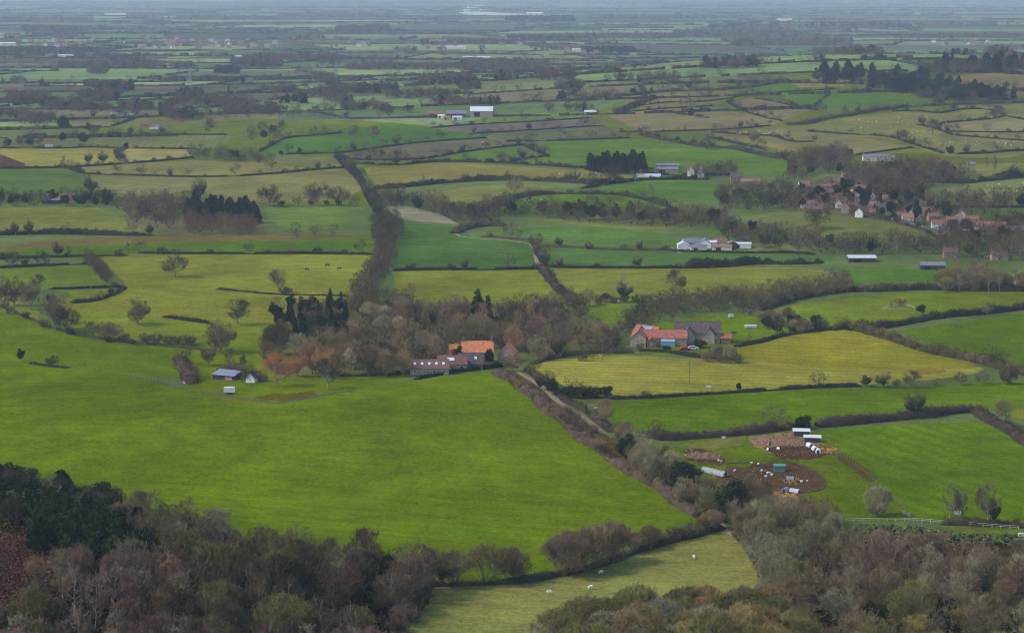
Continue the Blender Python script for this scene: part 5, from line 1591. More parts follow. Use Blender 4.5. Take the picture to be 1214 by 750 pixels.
def wing(root, ox, oy, rz, L, d, h, rh, wall, roof, nwin=0, floors=1, chim=(), sky=0, door=False, hip=0.0, over=.35, back=False, gable_win=False, porch=False, zb=0.0):
    """a block with a pitched roof, ridge along its length, added as parts of ROOT"""
    def T_(x, y, z):
        c, s = math.cos(rz), math.sin(rz)
        return (ox + x * c - y * s, oy + x * s + y * c, z + zb)
    m = MB(); x = L / 2; y = d / 2
    vs = [(-x, -y, -1), (x, -y, -1), (x, y, -1), (-x, y, -1), (-x, -y, h), (x, -y, h), (x, y, h), (-x, y, h), (-x, 0, h + rh * (1 - hip) - .05), (x, 0, h + rh * (1 - hip) - .05)]
    m.face_add([T_(*v) for v in vs], [(0, 1, 5, 4), (2, 3, 7, 6), (1, 2, 6, 9, 5), (3, 0, 4, 8, 7), (3, 2, 1, 0)])
    m.build('wall', wall, root)
    # roof: two slabs with real thickness, hipped ends when asked
    r = MB(); e = over; th = .22
    sl = rh / y
    hx = hip * rh * 1.0
    zt = h + rh
    for sgn in (-1, 1):
        a = [(-x - e, sgn * (y + e), h - e * sl), (x + e, sgn * (y + e), h - e * sl), (x + e - hx * 1.6, 0, zt), (-x - e + hx * 1.6, 0, zt)]
        vs = a + [(p[0], p[1], p[2] + th) for p in a]
        r.face_add([T_(*v) for v in vs], [(0, 1, 2, 3), (4, 5, 6, 7), (0, 1, 5, 4), (1, 2, 6, 5), (2, 3, 7, 6), (3, 0, 4, 7)])
    if hip:
        for sg in (-1, 1):
            a = [(sg * (x + e), -(y + e), h - e * sl), (sg * (x + e), (y + e), h - e * sl), (sg * (x + e - hx * 1.6), 0, zt)]
            vs = a + [(p[0], p[1], p[2] + th) for p in a]
            r.face_add([T_(*v) for v in vs], [(0, 1, 2), (3, 4, 5), (0, 1, 4, 3), (1, 2, 5, 4), (2, 0, 3, 5)])
    r.face_add([T_(*v) for v in [(-x - e + hx * 1.6, -.16, zt + th - .08), (x + e - hx * 1.6, -.16, zt + th - .08), (x + e - hx * 1.6, .16, zt + th - .08), (-x - e + hx * 1.6, .16, zt + th - .08), (-x - e + hx * 1.6, 0, zt + th + .12), (x + e - hx * 1.6, 0, zt + th + .12)]], [(0, 1, 5, 4), (2, 3, 4, 5), (0, 4, 3), (1, 2, 5), (0, 3, 2, 1)])
    rf = r.build('roof', roof, root)
    for cx in chim:
        c = MB()
        px_ = T_(cx * (x - .45), 0, 0)
        c.box((px_[0], px_[1], zb + zt + .55), (.9, .6, 1.9), rz).box((px_[0], px_[1], zb + zt + 1.55), (1.02, .72, .14), rz)
        ch = c.build('chimney', BRICKCH, rf)
        p_ = MB().bar((px_[0], px_[1], zb + zt + 1.6), (px_[0], px_[1], zb + zt + 2.05), .14, .11, 7).build('chimney_pot', POT, rf)
    if nwin:
        fh = h / floors
        for fl in range(floors):
            for k in range(nwin):
                xx = -x + L * (k + .5) / nwin
                if door and fl == 0 and k == nwin // 2: continue
                window(root, *T_(xx, -y - .02, fh * (fl + .55)), rz, 1.0, 1.2)
                if back: window(root, *T_(xx, y + .02, fh * (fl + .55)), rz + math.pi, 1.0, 1.2)
    if gable_win:
        for sg in (-1, 1):
            window(root, *T_(sg * (x + .02), 0, h * .6), rz + sg * math.pi / 2, .9, 1.1)
    if door:
        k = nwin // 2
        xx = -x + L * (k + .5) / max(1, nwin) if nwin else 0
        dd = MB().box((0, 0, 0), (.95, .14, 2.0)).build('door', DOORM, root, T_(xx, -y - .03, 1.0), rz)
        MB().bar((.3, -.1, 0), (.3, -.16, 0), .05, .05, 6).build('handle', PAINT, dd)
    for k in range(sky):
        xx = -x + L * (k + .7) / (sky + .4)
        ang = math.atan2(rh, y)
        o = MB().box((0, 0, 0), (.9, 1.1, .1)).build('rooflight', SKYL, rf, T_(xx, -y * .5, h + rh * .5 + th + .05))
        o.rotation_euler = (ang, 0, rz)
    return rf


def building(name, label, u, v, rz=0.0, cat='house', group=None):
    p = on(u, v)
    o = empty(name, p, R(rz))
    tag(o, label, cat, group)
    return o


# --- the red roofed farmhouse
b = building('farmhouse', 'long red roofed farmhouse range with a glazed roof patch and a projecting wing', 787, 409)
wing(b, 0, 2, R(-3), 19, 6.5, 3.4, 2.6, W_STONE, R_FARM, 6, 1, (), 0, True)
wing(b, -10, 1.5, R(80), 13, 6.5, 3.8, 2.9, W_STONE, R_FARM, 2, 1, (), 0, False, gable_win=True)
rr = wing(b, -6, 8.5, R(-38), 11, 7.5, 3.6, 3.0, W_STONE, R_FARM, 0)
gl = MB()
ang = math.atan2(3.0, 3.75)
for i in range(3):
    for j in range(2): gl.box(((i - 1) * 1.75, (j - .5) * 1.75, 0), (1.6, 1.6, .08))
g_ = gl.build('roof_glazing', SOLAR, rr, (-6 + .62 * -1.9, 8.5 - .79 * 1.9, 3.6 + 1.5 + .31))
g_.rotation_euler = (ang, 0, R(-38))
wing(b, -5.5, -3.0, R(90), 4.5, 4, 2.4, 1.6, W_BRICK, R_FARM, 0, 1, (), gable_win=True)
cns = MB().box((1.5, -2.6, 1.1), (5.5, 2.4, 2.2)).face_add([(-1.35, -3.95, 2.2), (4.35, -3.95, 2.2), (4.35, -1.3, 2.9), (-1.35, -1.3, 2.9), (-1.35, -3.95, 2.3), (4.35, -3.95, 2.3), (4.35, -1.3, 3.0), (-1.35, -1.3, 3.0)], [(0, 1, 2, 3), (4, 5, 6, 7), (0, 1, 5, 4), (1, 2, 6, 5), (2, 3, 7, 6), (3, 0, 4, 7)])
cns.build('conservatory', SOLAR, b)
b = building('stone_house', 'tall dark roofed stone house with two front gables beside the red range', 833, 406)
wing(b, -2, 3, R(-4), 19, 8, 4.3, 3.8, W_STONE, R_DARK, 5, 2, (-1, 1, .05), 0, True)
wing(b, -6, -.6, R(86), 6, 4.4, 4.0, 2.8, W_STONE, R_DARK, 0, 1, (), gable_win=True)
wing(b, 2.6, -.9, R(86), 6, 4.4, 4.0, 2.8, W_STONE, R_DARK, 0, 1, (), gable_win=True)
wing(b, 9.6, -.5, R(-4), 4, 4, 2.4, 1.4, W_BRICK, R_FARM, 1)

# --- the barns by the big field
b = building('converted_barn', 'long low barn with brown roof and five rooflights, leftmost of the row', 509, 443, 2, 'barn', 'barn row above the big field')
wing(b, 0, 0, 0, 14.5, 6, 2.7, 2.7, W_STONE, R_BROWN, 4, 1, (), 5)
b = building('converted_barn', 'middle barn of the row, brown roof with one wide rooflight', 536, 439, 4, 'barn', 'barn row above the big field')
wing(b, 0, 0, 0, 11, 6, 3.0, 2.8, W_STONE, R_BROWN, 3, 1, (), 0, True)
rl = MB().box((0, 0, 0), (2.6, 1.4, .12)).build('rooflight', SKYL, b, (-.5, -1.5, 3.0 + 1.4 + .33)); rl.rotation_euler = (math.atan2(2.8, 3), 0, 0)
b = building('converted_barn', 'short dark barn with two bright rooflights, rightmost of the row', 558, 437, 4, 'barn', 'barn row above the big field')
wing(b, 0, 0, 0, 9, 6, 2.6, 3.4, W_BRICK, R_DARK, 2, 1, (), 2)
b = building('farm_cottage', 'cottage with the brightest orange tiled roof behind the barns', 563, 430, 0, 'house')
wing(b, 1, 2, 0, 12, 6.5, 4.6, 3.6, W_STONE, R_BRIGHT, 3, 2, (-1, 1), 0, True)
wing(b, -7, 2, 0, 6, 5.5, 3.8, 3.0, W_BRICK, R_BRIGHT, 1, 1)
wing(b, 5, -3.5, R(90), 6, 4.5, 2.4, 2.2, W_BRICK, R_BROWN, 1)
b = building('farm_cottage', 'small pink orange roofed cottage half hidden by a garden tree', 602, 428, 0, 'house')
wing(b, 0, 0, R(80), 7.5, 6.5, 3.6, 3.2, W_PINK, R_BRIGHT, 2, 1, (1,), gable_win=True)
# --- shed and white cottage by the pasture
b = building('farm_shed', 'open fronted shed with blue grey tin roof in the garden', 269, 449, -22, 'shed'); b.scale = (.85, .85, .8)
m = MB().prism([(-3, -.6), (3, -.6), (3, 3.4), (-3, 2.4)], -5.2, 5.2, axis='x'); m.build('wall', W_TIMBER, b)
m = MB().prism([(-3.6, 2.32), (3.6, 3.56), (3.6, 3.7), (-3.6, 2.46)], -5.8, 5.8, axis='x'); m.build('roof', R_METAL, b)
MB().box((2.5, -3.05, 1.0), (3.4, .12, 2.0)).build('door', W_PINK, b)
b = building('garden_cottage', 'white gabled cottage half hidden by scrub right of the tin roofed shed', 299, 453, 0, 'house'); b.scale = (.68,) * 3
wing(b, 0, 2, R(75), 7, 5, 2.8, 2.6, W_WHITE, R_BROWN, 2, 1, (1,), 0, True, gable_win=True)

# --- white farm sheds in the middle distance
def shed(label, u, v, rz, L, d, h, rh, wall, roof, name='farm_shed', cat='shed', door=True, group=None, openf=False):
    b = building(name, label, u, v, rz, cat, group)
    if group == 'white farm group': b.scale = (.84, .84, .74)
    wing(b, 0, 0, 0, L, d, h, rh, wall, roof, 0, over=.3)
    if door:
        MB().box((-L * .2, -d / 2 - .03, h * .42), (L * .26, .12, h * .8)).build('door', DARKIN, b)
    return b


for a in (('white gable ended shed at the left end of the white farm group', 810, 295, 90, 9, 8, 3.4, 2.2, W_WHITE, R_GREY), ('grey roofed long shed of the white farm group', 822, 292, 8, 15, 9, 3.6, 2.8, W_WHITE, R_SLATE),
          ('grey roofed second shed of the white farm group', 836, 293, 82, 12, 9, 3.8, 2.8, W_WHITE, R_SLATE), ('low white walled shed before the grey roofs', 828, 297, 0, 11, 6, 3.0, 1.6, W_WHITE, R_SLATE), ('white square shed in the middle of the white farm group', 844, 293, 5, 6, 5, 4.2, 1.0, W_WHITE, R_WHITE),
          ('red roofed white cottage of the white farm group', 853, 292, 0, 9, 6, 3.6, 2.6, W_WHITE, R_RED), ('pale pink roofed low shed in front of the red roof', 856, 296, -4, 13, 6, 2.6, 1.5, W_CREAM, R_ORANGE), ('dark shed between the red roof and the white trailer sheds', 868, 294, 90, 7, 6, 4.0, 1.4, W_TIMBER, R_SLATE), ('long white shed at the right end of the white farm group', 878, 294, -3, 14, 5, 3.6, .8, W_WHITE, R_WHITE)):
    shed(*a, group='white farm group')
shed('long low white roofed shed alone above the curved thicket', 1021, 310, 0, 15, 7, 2.4, 1.0, W_TIMBER, R_GREY)
shed('black long shed by the green field right of the thicket', 1105, 319, -5, 13, 6, 2.4, 1.4, W_TIMBER, R_SLATE)
shed('big open barn with pale roof on the far farm', 571, 138, 0, 24, 16, 6, 4.2, W_PINK, R_WHITE, 'open_barn', 'barn')
shed('dark roofed cattle shed left of the pale open barn', 541, 139, 0, 20, 12, 4, 3, W_TIMBER, R_SLATE, group='far farm')
shed('red walled shed at the left of the far farm', 516, 139, 0, 16, 9, 4, 2.4, W_BRICK, R_RED, group='far farm')
shed('small white shed in the yard of the far farm', 523, 140.5, 0, 7, 5, 3, 1.2, W_WHITE, R_WHITE, group='far farm')
shed('white low shed in front of the dark cattle shed', 542, 142, 5, 10, 5, 2.6, 1.2, W_WHITE, R_GREY, group='far farm')
shed('stone low shed at the near edge of the far farm', 530, 142, 0, 7, 5, 2.4, 1.4, W_STONE, R_ORANGE, group='far farm')
shed('upper nursery shed with pale grey roof by the white house', 791, 199, 0, 18, 7, 2.2, 1.2, W_STONE, R_SLATE)
shed('lower nursery shed with stony walls by the white house', 790, 204, 0, 18, 7, 2.4, 1.4, W_STONE, R_SLATE)
b = building('polytunnel', 'white polytunnel in front of the nursery sheds', 769, 210, 0, 'polytunnel')
prof = [(3 * math.cos(a), 2.6 * math.sin(a)) for a in np.linspace(0, math.pi, 13)]
MB().prism(prof, -9, 9, axis='x').build('cover', R_GREY, b); MB().box((-9.1, 0, 1), (.15, 1.6, 2)).build('door', DARKIN, b)
# --- village
def cottage(label, u, v, rz, L, d, h, rh, wall, roof, nwin=3, floors=2, chim=(-1, 1), group='village houses', name='village_house', hip=0.0):
    b = building(name, label, u, v, rz, 'house', group)
    b.scale = (.68,) * 3
    wing(b, 0, 0, 0, L, d, h, rh, wall, roof, nwin, floors, chim, 0, True, hip, gable_win=True)
    return b


VH = [
    ('cream cottage with orange roof, highest at the left of the village', 953, 223, 10, 11, 6, 4.6, 3, W_CREAM, R_ORANGE),
    ('cottage with small orange roof right of the dark village conifer', 974, 227, -5, 9, 6, 4.6, 2.8, W_CREAM, R_ORANGE),
    ('long orange roofed row behind the dark village conifer', 989, 226, 0, 17, 6.5, 4.4, 3, W_STONE, R_ORANGE),
    ('red roofed cottage standing above the others in the village middle', 1020, 228, -10, 10, 6, 4.6, 3.2, W_PINK, R_RED),
    ('grey pink gabled house at the left of the village', 966, 237, 80, 9, 6.5, 5, 3.4, W_PINK, R_SLATE),
    ('brick cottage behind the long low white one', 978, 238, 5, 10, 6, 4.4, 3, W_BRICK, R_BROWN),
    ('brown roofed cottage with a pale front in the village', 987, 241, 0, 10, 6, 4.4, 3, W_CREAM, R_BROWN),
    ('long low white fronted house with red roof', 967, 245, 0, 13, 6, 3.2, 2.2, W_WHITE, R_RED),
    ('long low red roof at the near left of the village', 967, 251, -3, 15, 6, 2.8, 2.4, W_BRICK, R_RED),
    ('tall pinkish gabled house near the village centre', 1002, 252, 82, 9, 7, 5.6, 4, W_PINK, R_BROWN),
    ('small red roofed house right of the pinkish gable', 1011, 250, 0, 9, 6, 4.6, 3, W_PINK, R_RED),
    ('cream house with bright white gable at the near edge of the village', 1019, 257, 70, 9, 7, 5, 3.6, W_WHITE, R_BROWN),
    ('long low red roofed barn right of the white gable', 1031, 255, -6, 13, 6, 2.8, 2.8, W_BRICK, R_RED),
    ('stone house with grey roof among village trees', 1020, 239, 0, 10, 6, 4.6, 3, W_STONE, R_SLATE),
    ('tiny cream gable beside a village evergreen', 1028, 244, 85, 7, 5, 3.6, 2.8, W_CREAM, R_BROWN),
    ('white cottage at the top of the village street', 1044, 250, 20, 9, 6, 4, 3, W_WHITE, R_SLATE),
    ('orange roofed house left of the golden willow', 1053, 241, -8, 11, 6.5, 4.6, 3.4, W_PINK, R_ORANGE),
    ('faint orange roof high in the wooded slope', 1003, 212, 0, 10, 6, 4, 2.8, W_STONE, R_ORANGE),
    ('house with the bright red roof right of the golden willow', 1097, 255, -12, 11, 7, 3.8, 3.4, W_PINK, R_RED),
    ('long white walled house with red roof at the right of the village', 1115, 270, -4, 16, 6.5, 4.2, 2.8, W_WHITE, R_RED),
    ('red roofed house joined behind the long white walled one', 1131, 266, -6, 14, 6.5, 4.4, 2.8, W_PINK, R_RED),
    ('white many gabled house at the lower right of the village', 1145, 272, 60, 10, 7, 4.8, 3.6, W_WHITE, R_BROWN),
    ('red brick house among trees below the village', 1126, 305, 0, 11, 6.5, 4.8, 3.2, W_BRICK, R_BROWN),
    ('pale fronted house right of the brick house below the village', 1184, 308, 0, 13, 6.5, 4.6, 3, W_PINK, R_BROWN),
]
_place = [('on the upper lane of the village', 960, 226), ('behind the orange row of the village', 996, 221), ('beside the tall village conifer', 981, 232), ('by the long low white fronted house', 957, 246), ('in the middle of the village', 994, 246), ('over the red barn of the village', 1036, 249),
          ('left of the golden willow', 1060, 250), ('under the golden willow', 1066, 260), ('right of the golden willow', 1082, 255), ('halfway along the village street', 1076, 262), ('above the bright red roof', 1104, 247), ('between bright red roof and long white house', 1106, 262), ('behind the white many gabled house', 1152, 266), ('left of the large stone barn', 1161, 274), ('at the upper right end of the village', 1140, 258), ('by the lane under the village', 1090, 266), ('high among the trees of the slope', 1024, 222), ('near the grey roofed stone house', 1010, 234), ('above the tiny cream gable', 1034, 236)]
for i, (pl, u, v) in enumerate(_place):
    wl = (W_PINK, W_STONE, W_CREAM, W_BRICK, W_WHITE)[i * 3 % 5]; rf = (R_RED, R_ORANGE, R_BROWN, R_RED)[i % 4]
    VH.append((('pink walled', 'stone', 'cream', 'brick', 'white')[i * 3 % 5] + ' house with ' + ('red', 'orange', 'brown', 'red')[i % 4] + ' roof ' + pl, u, v, rnd.choice((0, -8, 12, 80, 95)), rnd.uniform(9, 13), 6, rnd.uniform(3.8, 4.8), 3, wl, rf))
for a in VH: cottage(*a, nwin=max(2, int(a[4] / 3.6)))
b = building('stone_barn', 'large stone barn with long bright red roof at right of village', 1177, 277, -22, 'barn'); b.scale = (.85,) * 3
wing(b, 0, 0, 0, 19, 8.5, 4.6, 3.8, W_PINK, R_RED, 0)
MB().box((3, -4.28, 1.6), (3, .12, 3.2)).build('door', W_TIMBER, b)
shed('small grey roofed shed below the long white walled house', 1118, 277, -10, 8, 5, 2.6, 1.4, W_WHITE, R_SLATE)
shed('dark barrel roofed store right of the long red barn', 1205, 277, 0, 11, 6, 2.6, 1.6, W_TIMBER, R_SLATE)
b = building('manor', 'white many windowed manor house with grey roof on the wooded slope', 1040, 191, -2, 'house'); b.scale = (.72, .72, .62)
wing(b, -9, 0, 0, 15, 9, 6, 3.2, W_CREAM, R_SLATE, 5, 2, (-1, .2))
wing(b, 6, 1.2, 0, 15, 8, 6, 3.2, W_CREAM, R_SLATE, 5, 2, (.6,), 0, True)
wing(b, 19, 0, 0, 10, 7, 4.6, 2.8, W_CREAM, R_SLATE, 3, 2, (1,))
b = building('country_house', 'white and red gabled house on the green slope above the village', 825, 209, 0, 'house'); b.scale = (.85,) * 3
wing(b, 0, 2, 0, 15, 8, 5.6, 3.6, W_PINK, R_BROWN, 4, 2, (-1, 0, 1), 0, True)
wing(b, -4.5, -2.5, R(90), 6, 5, 5.4, 3.4, W_WHITE, R_RED, 0, gable_win=True)
wing(b, 4, -2.5, R(90), 6, 5, 5.4, 3.4, W_WHITE, R_RED, 0, gable_win=True)
b = building('brick_house', 'dark brick house with tall chimneys at the bottom of the green slope', 873, 217, 0, 'house'); b.scale = (.8,) * 3
wing(b, 0, 0, 0, 11, 8, 5.4, 3.6, W_BRICK, R_DARK, 3, 2, (-1, 1), 0, True)
b = building('brick_stables', 'low orange roofed stables right of the dark brick house', 890, 218, -8, 'stables'); b.scale = (.75,) * 3
wing(b, 0, 0, 0, 18, 6, 2.6, 2.2, W_BRICK, R_ORANGE, 4)
cottage('pale green roofed bungalow right of the round evergreen', 1151, 197, 0, 9, 7, 2.6, 2.2, W_STONE, R_SLATE, 2, 1, (), None, 'bungalow')
cottage('pink walled cottage between the orange willows and twin yews', 58, 174, 0, 10, 6, 3.6, 2.6, W_WHITE, R_BROWN, 2, 1, (1,), None)
for i, (x, y, L) in enumerate(((135, 135, 11), (143, 136, 9), (155, 136, 10))):
    cottage(('white cottage with trees before it', 'low cream cottage', 'white end cottage')[i] + ' in the roadside row at far left', x, y, 0, L, 6, 4, 2.8, (W_WHITE, W_CREAM, W_WHITE)[i], R_BROWN, 2, 1, (1,), 'roadside row')
for i, (x, y, L) in enumerate(((172, 150, 13), (181, 153, 9), (187, 153, 8))):
    cottage(('red roofed farmhouse', 'white low house', 'white end house')[i] + ' of the little farm below the roadside row', x, y, 0, L, 6, 3.6, 2.8, (W_BRICK, W_WHITE, W_WHITE)[i], (R_BROWN, R_BROWN, R_SLATE)[i], 2, 1, (), 'little farm')
shed('long stone farm building with mossy roof in the left belt', 72, 240, 0, 22, 8, 3.4, 2.6, W_STONE, R_BROWN)
shed('farm store with pale roof beside the long stone building', 62, 241, 0, 12, 7, 2.6, 2, W_TIMBER, R_SLATE)
shed('wide white barn seen among trees left of the hill hedges', 700, 136, 0, 13, 7, 3.0, 1.6, W_STONE, R_GREY)

# --- far town and far works: each house a thing, too small to show parts
HM = []
for wl, rf in ((W_CREAM, R_SLATE), (W_PINK, R_BROWN), (W_BRICK, R_BROWN), (W_STONE, R_SLATE), (W_BRICK, R_DARK)):
    m = MB()
    m.face_add([(-6, -3.6, -1), (6, -3.6, -1), (6, 3.6, -1), (-6, 3.6, -1), (-6, -3.6, 5.2), (6, -3.6, 5.2), (6, 3.6, 5.2), (-6, 3.6, 5.2), (-6, 0, 8.2), (6, 0, 8.2)], [(0, 1, 5, 4), (2, 3, 7, 6), (1, 2, 6, 9, 5), (3, 0, 4, 8, 7)], 0)
    m.face_add([(-6.3, -4, 5.0), (6.3, -4, 5.0), (6.3, 0, 8.5), (-6.3, 0, 8.5), (-6.3, 4, 5.0), (6.3, 4, 5.0)], [(0, 1, 2, 3), (3, 2, 5, 4)], 1)
    m.box((4.4, 0, 8.9), (.9, .8, 1.6), 0, 1)
    HM.append(m.mesh('town_house', [wl, rf]))
TOWN = [(20, 46, 26, 5, 22, 'at the left end of the far town'), (75, 50, 40, 7, 36, 'in the left half of the far town'), (170, 52, 50, 6, 44, 'in the middle of the far town'), (250, 53, 50, 5, 62, 'in the bright right half of the far town'), (320, 55, 30, 3, 12, 'at the right fringe of the far town'),
        (430, 53, 22, 3, 14, 'in the first far village right of the town'), (530, 56, 35, 4, 20, 'in the far village at top centre'), (610, 50, 20, 4, 12, 'round the far church'), (700, 62, 25, 2, 10, 'in the far hamlet beside the copse'), (1140, 51, 40, 3, 14, 'in the hazy village at top right')]
for cx, cy, hw, dp, n, place in TOWN:
    for i in range(n):
        p = on(cx + rnd.gauss(0, .5) * hw, cy + rnd.uniform(-1, 1) * dp)
        k = rnd.choice([0, 1, 1, 2, 3, 4, 4, 4, 1, 4])
        o = ob('town_house', HM[k], None, p, rnd.choice([0, .2, -.3, 1.4, 1.7]) + rnd.uniform(-.2, .2))
        s = rnd.uniform(.65, 1.05); o.scale = (s * 1.1, s, s)
        tag(o, ('tiny cream', 'tiny pinkish', 'tiny red brick', 'tiny grey', 'tiny dark roofed')[k] + ' house ' + place, 'house', 'houses ' + place + ' like it ' + 'abcde'[k])
for lb, u, v, L, d, h in (('long white glasshouse block below the far town', 95, 69, 46, 24, 3), ('white roofed store beside the far glasshouses', 78, 68, 30, 14, 4), ('large pale blue shed at the left end of the far town', 6, 56, 50, 20, 9), ('pale long shed beyond the far town', 137, 18, 100, 24, 6), ('two joined white sheds far behind the town', 193, 22, 110, 30, 8),
                          ('green roofed works in the far village', 519, 53, 40, 16, 9), ('long white roof on the far side of the copse', 565, 70, 56, 14, 4), ('bright white works at the top of the plain', 634, 18, 80, 30, 10), ('pinkish white sheds of the far hamlet', 689, 62, 40, 14, 6), ('long white shed left of the far church', 540, 58, 50, 14, 5), ('tall grey mill beside the trees at far left', 193, 80, 40, 14, 5), ('low pale barn at the end of the far lane', 283, 70, 12, 8, 5), ('white barn alone on the right of the plain', 930, 25, 60, 25, 7)):
    shed(lb, u, v, 0, L, d, h, h * .3, W_CREAM if 'green' not in lb else W_PINK, R_GREY if 'green' not in lb else DOORM, 'distant_shed', 'shed', False)
b = building('church', 'tiny far church with square tower over a white house', 604, 51, 0, 'church')
wing(b, 4, 0, 0, 22, 9, 7, 5, W_STONE, R_SLATE, 0)
MB().box((-9, 0, 8), (6, 6, 20)).build('tower', W_STONE, b)
# ------------------------------------------------------------------ smallholding
def ark(label, u, v, rz, L=2.6, w=2.0, h=1.35, mat=PAINT, group='pig huts of the smallholding'):
    b = building('pig_hut', label, u, v, rz, 'hut', group)
    L *= .82; w *= .82; h *= .82
    prof = [(w / 2 * math.cos(a), h * math.sin(a)) for a in np.linspace(0, math.pi, 11)]
    MB().prism(prof, -L / 2, L / 2).build('shell', mat, b)
    MB().box((0, -L / 2 - .02, .42), (.7, .1, .84)).build('doorway', DARKIN, b)


GREENP = simple('green_paint', (.07, .20, .14), .6, .1, 1)
for i, (u, v, rz) in enumerate(((960, 529, 20), (966, 533, 10), (970, 536, -10))):
    ark('white arched pig hut, %s of three beside the straw at the top paddock' % ('first', 'second', 'third')[i], u, v, rz, 2.8, 2.2, 1.5)
ark('silver arched pig hut at the edge of the orange straw', 931, 582, -30, 3.0, 2.4, 1.4, R_METAL)
ark('grey arched hut right of the silver one on the straw', 942, 583, 60, 3.4, 2.4, 1.3, R_GREY)
ark('dark silver hut in the lower muddy pen', 937, 568, 70, 3.0, 2.2, 1.2, R_METAL)
for i, (u, v) in enumerate(((912, 527), (911, 533), (923, 532))):
    ark('small white ark, %s in the dark mud of the top paddock' % ('uppermost', 'lowest', 'rightmost')[i], u, v, 30 * i, 1.3, 1.1, .8)
for lb, u, v, L, d, h, mt_ in (('flat roofed pale shelter at the top corner of the paddock', 950, 516, 5.0, 2.4, 2.0, R_WHITE), ('flat roofed pale shelter lower along the paddock fence', 963, 523, 5.0, 2.2, 1.8, R_WHITE)):
    b = building('field_shelter', lb, u, v, -6, 'shelter', 'field shelters of the smallholding')
    MB().prism([(-d / 2, -.4), (d / 2, -.4), (d / 2, h), (-d / 2, h * .85)], -L / 2, L / 2, axis='x').build('wall', W_TIMBER, b)
    MB().prism([(-d / 2 - .4, h * .85 - .02), (d / 2 + .3, h + .06), (d / 2 + .3, h + .16), (-d / 2 - .4, h * .85 + .08)], -L / 2 - .4, L / 2 + .4, axis='x').build('roof', mt_, b)
b = building('green_hut', 'green box hut standing in the muddy pen', 924, 558, 0, 'hut')
MB().box((0, 0, .75), (3.4, 1.8, 1.9)).build('wall', GREENP, b); MB().prism([(-1.1, 1.72), (1.1, 1.98), (1.1, 2.1), (-1.1, 1.84)], -1.9, 1.9, axis='x').build('roof', GREENP, b)
b = building('polytunnel', 'ragged white polytunnel beside the scrub of the smallholding', 847, 561, -48, 'polytunnel'); b.scale = (.85, .75, .75)
prof = [(1.7 * math.cos(a), 1.9 * math.sin(a)) for a in np.linspace(0, math.pi, 13)]
MB().prism(prof, -5.5, 5.5, axis='x').build('cover', simple('dirty_polythene', (.30, .31, .30), .5, .2, .8), b)
hb = MB()
for k in range(7):
    pr = [(1.76 * math.cos(a), 1.96 * math.sin(a), -5.4 + k * 1.8) for a in np.linspace(0, math.pi, 9)]
    for a_, c_2 in zip(pr, pr[1:]): hb.bar((a_[2], a_[0], a_[1]), (c_2[2], c_2[0], c_2[1]), .05, .05, 4)
hb.build('hoops', R_METAL, b)
MB().box((5.55, 0, .9), (.12, 1.2, 1.8)).build('door', DARKIN, b)
b = building('muck_heap', 'brown heap of straw and muck by the scrub strip', 833, 540, 0, 'heap')
vs, fs = [], []
nx_, ny_ = 22, 12
for j in range(ny_ + 1):
    for i in range(nx_ + 1):
        x_, y_ = (i / nx_ - .5) * 13, (j / ny_ - .5) * 8
        e_ = max(0, 1 - (x_ / 6.4) ** 2 - (y_ / 3.9) ** 2)
        vs.append((x_, y_, -.2 + 1.3 * e_ ** .6 * rnd.uniform(.5, 1.25)))
for j in range(ny_):
    for i in range(nx_): fs.append((j * (nx_ + 1) + i, j * (nx_ + 1) + i + 1, (j + 1) * (nx_ + 1) + i + 1, (j + 1) * (nx_ + 1) + i))
ob('heap', mesh_np('heap', vs, fs, [simple('straw_muck', (.16, .095, .05), .95, .5, 1.3)]), b)
# scattered troughs, tubs and feed bags
tub = MB(); n_ = 10
tub.bar((0, 0, 0), (0, 0, .5), .42, .5, 10).bar((0, 0, .44), (0, 0, .52), .52, .52, 10)
tub_m = tub.mesh('feed_tub', [PAINT])
for i, (u, v) in enumerate(((903, 558), (911, 561), (915, 563), (908, 565), (950, 571), (957, 570), (973, 612), (968, 603), (898, 588), (893, 575), (944, 608), (936, 607), (930, 609), (921, 605), (918, 608), (871, 558), (891, 549), (899, 550), (855, 547), (852, 546))):
    o = ob('feed_tub', tub_m, None, on(u, v), rnd.random() * 6); s = rnd.uniform(.5, 1.0); o.scale = (s * 1.3, s, s)
    tag(o, 'white feed tub lying in the muddy pens of the smallholding', 'tub', 'white feed tubs')

# ------------------------------------------------------------------ animals
def skin_body(name, joints, edges, mats):
    me = bpy.data.meshes.new(name)
    bm = bmesh.new()
    ly = bm.verts.layers.skin.verify()
    vv = []
    for i, (x, y, z, r_) in enumerate(joints):
        v_ = bm.verts.new((x, y, z)); k = r_ if isinstance(r_, tuple) else (r_, r_)
        v_[ly].radius = k; v_[ly].use_root = i == 0
        vv.append(v_)
    for a_, b_2 in edges: bm.edges.new((vv[a_], vv[b_2]))
    bm.to_mesh(me); bm.free()
    o = bpy.data.objects.new(name, me); COL.objects.link(o)
    o.modifiers.new('s', 'SKIN'); sb = o.modifiers.new('d', 'SUBSURF'); sb.levels = 1
    dg = bpy.context.evaluated_depsgraph_get(); dg.update()
    out = bpy.data.meshes.new_from_object(o.evaluated_get(dg))
    bpy.data.objects.remove(o)
    out.materials.clear()
    for m_ in mats: out.materials.append(m_)
    out.polygons.foreach_set('use_smooth', [True] * len(out.polygons))
    out.name = name
    return out


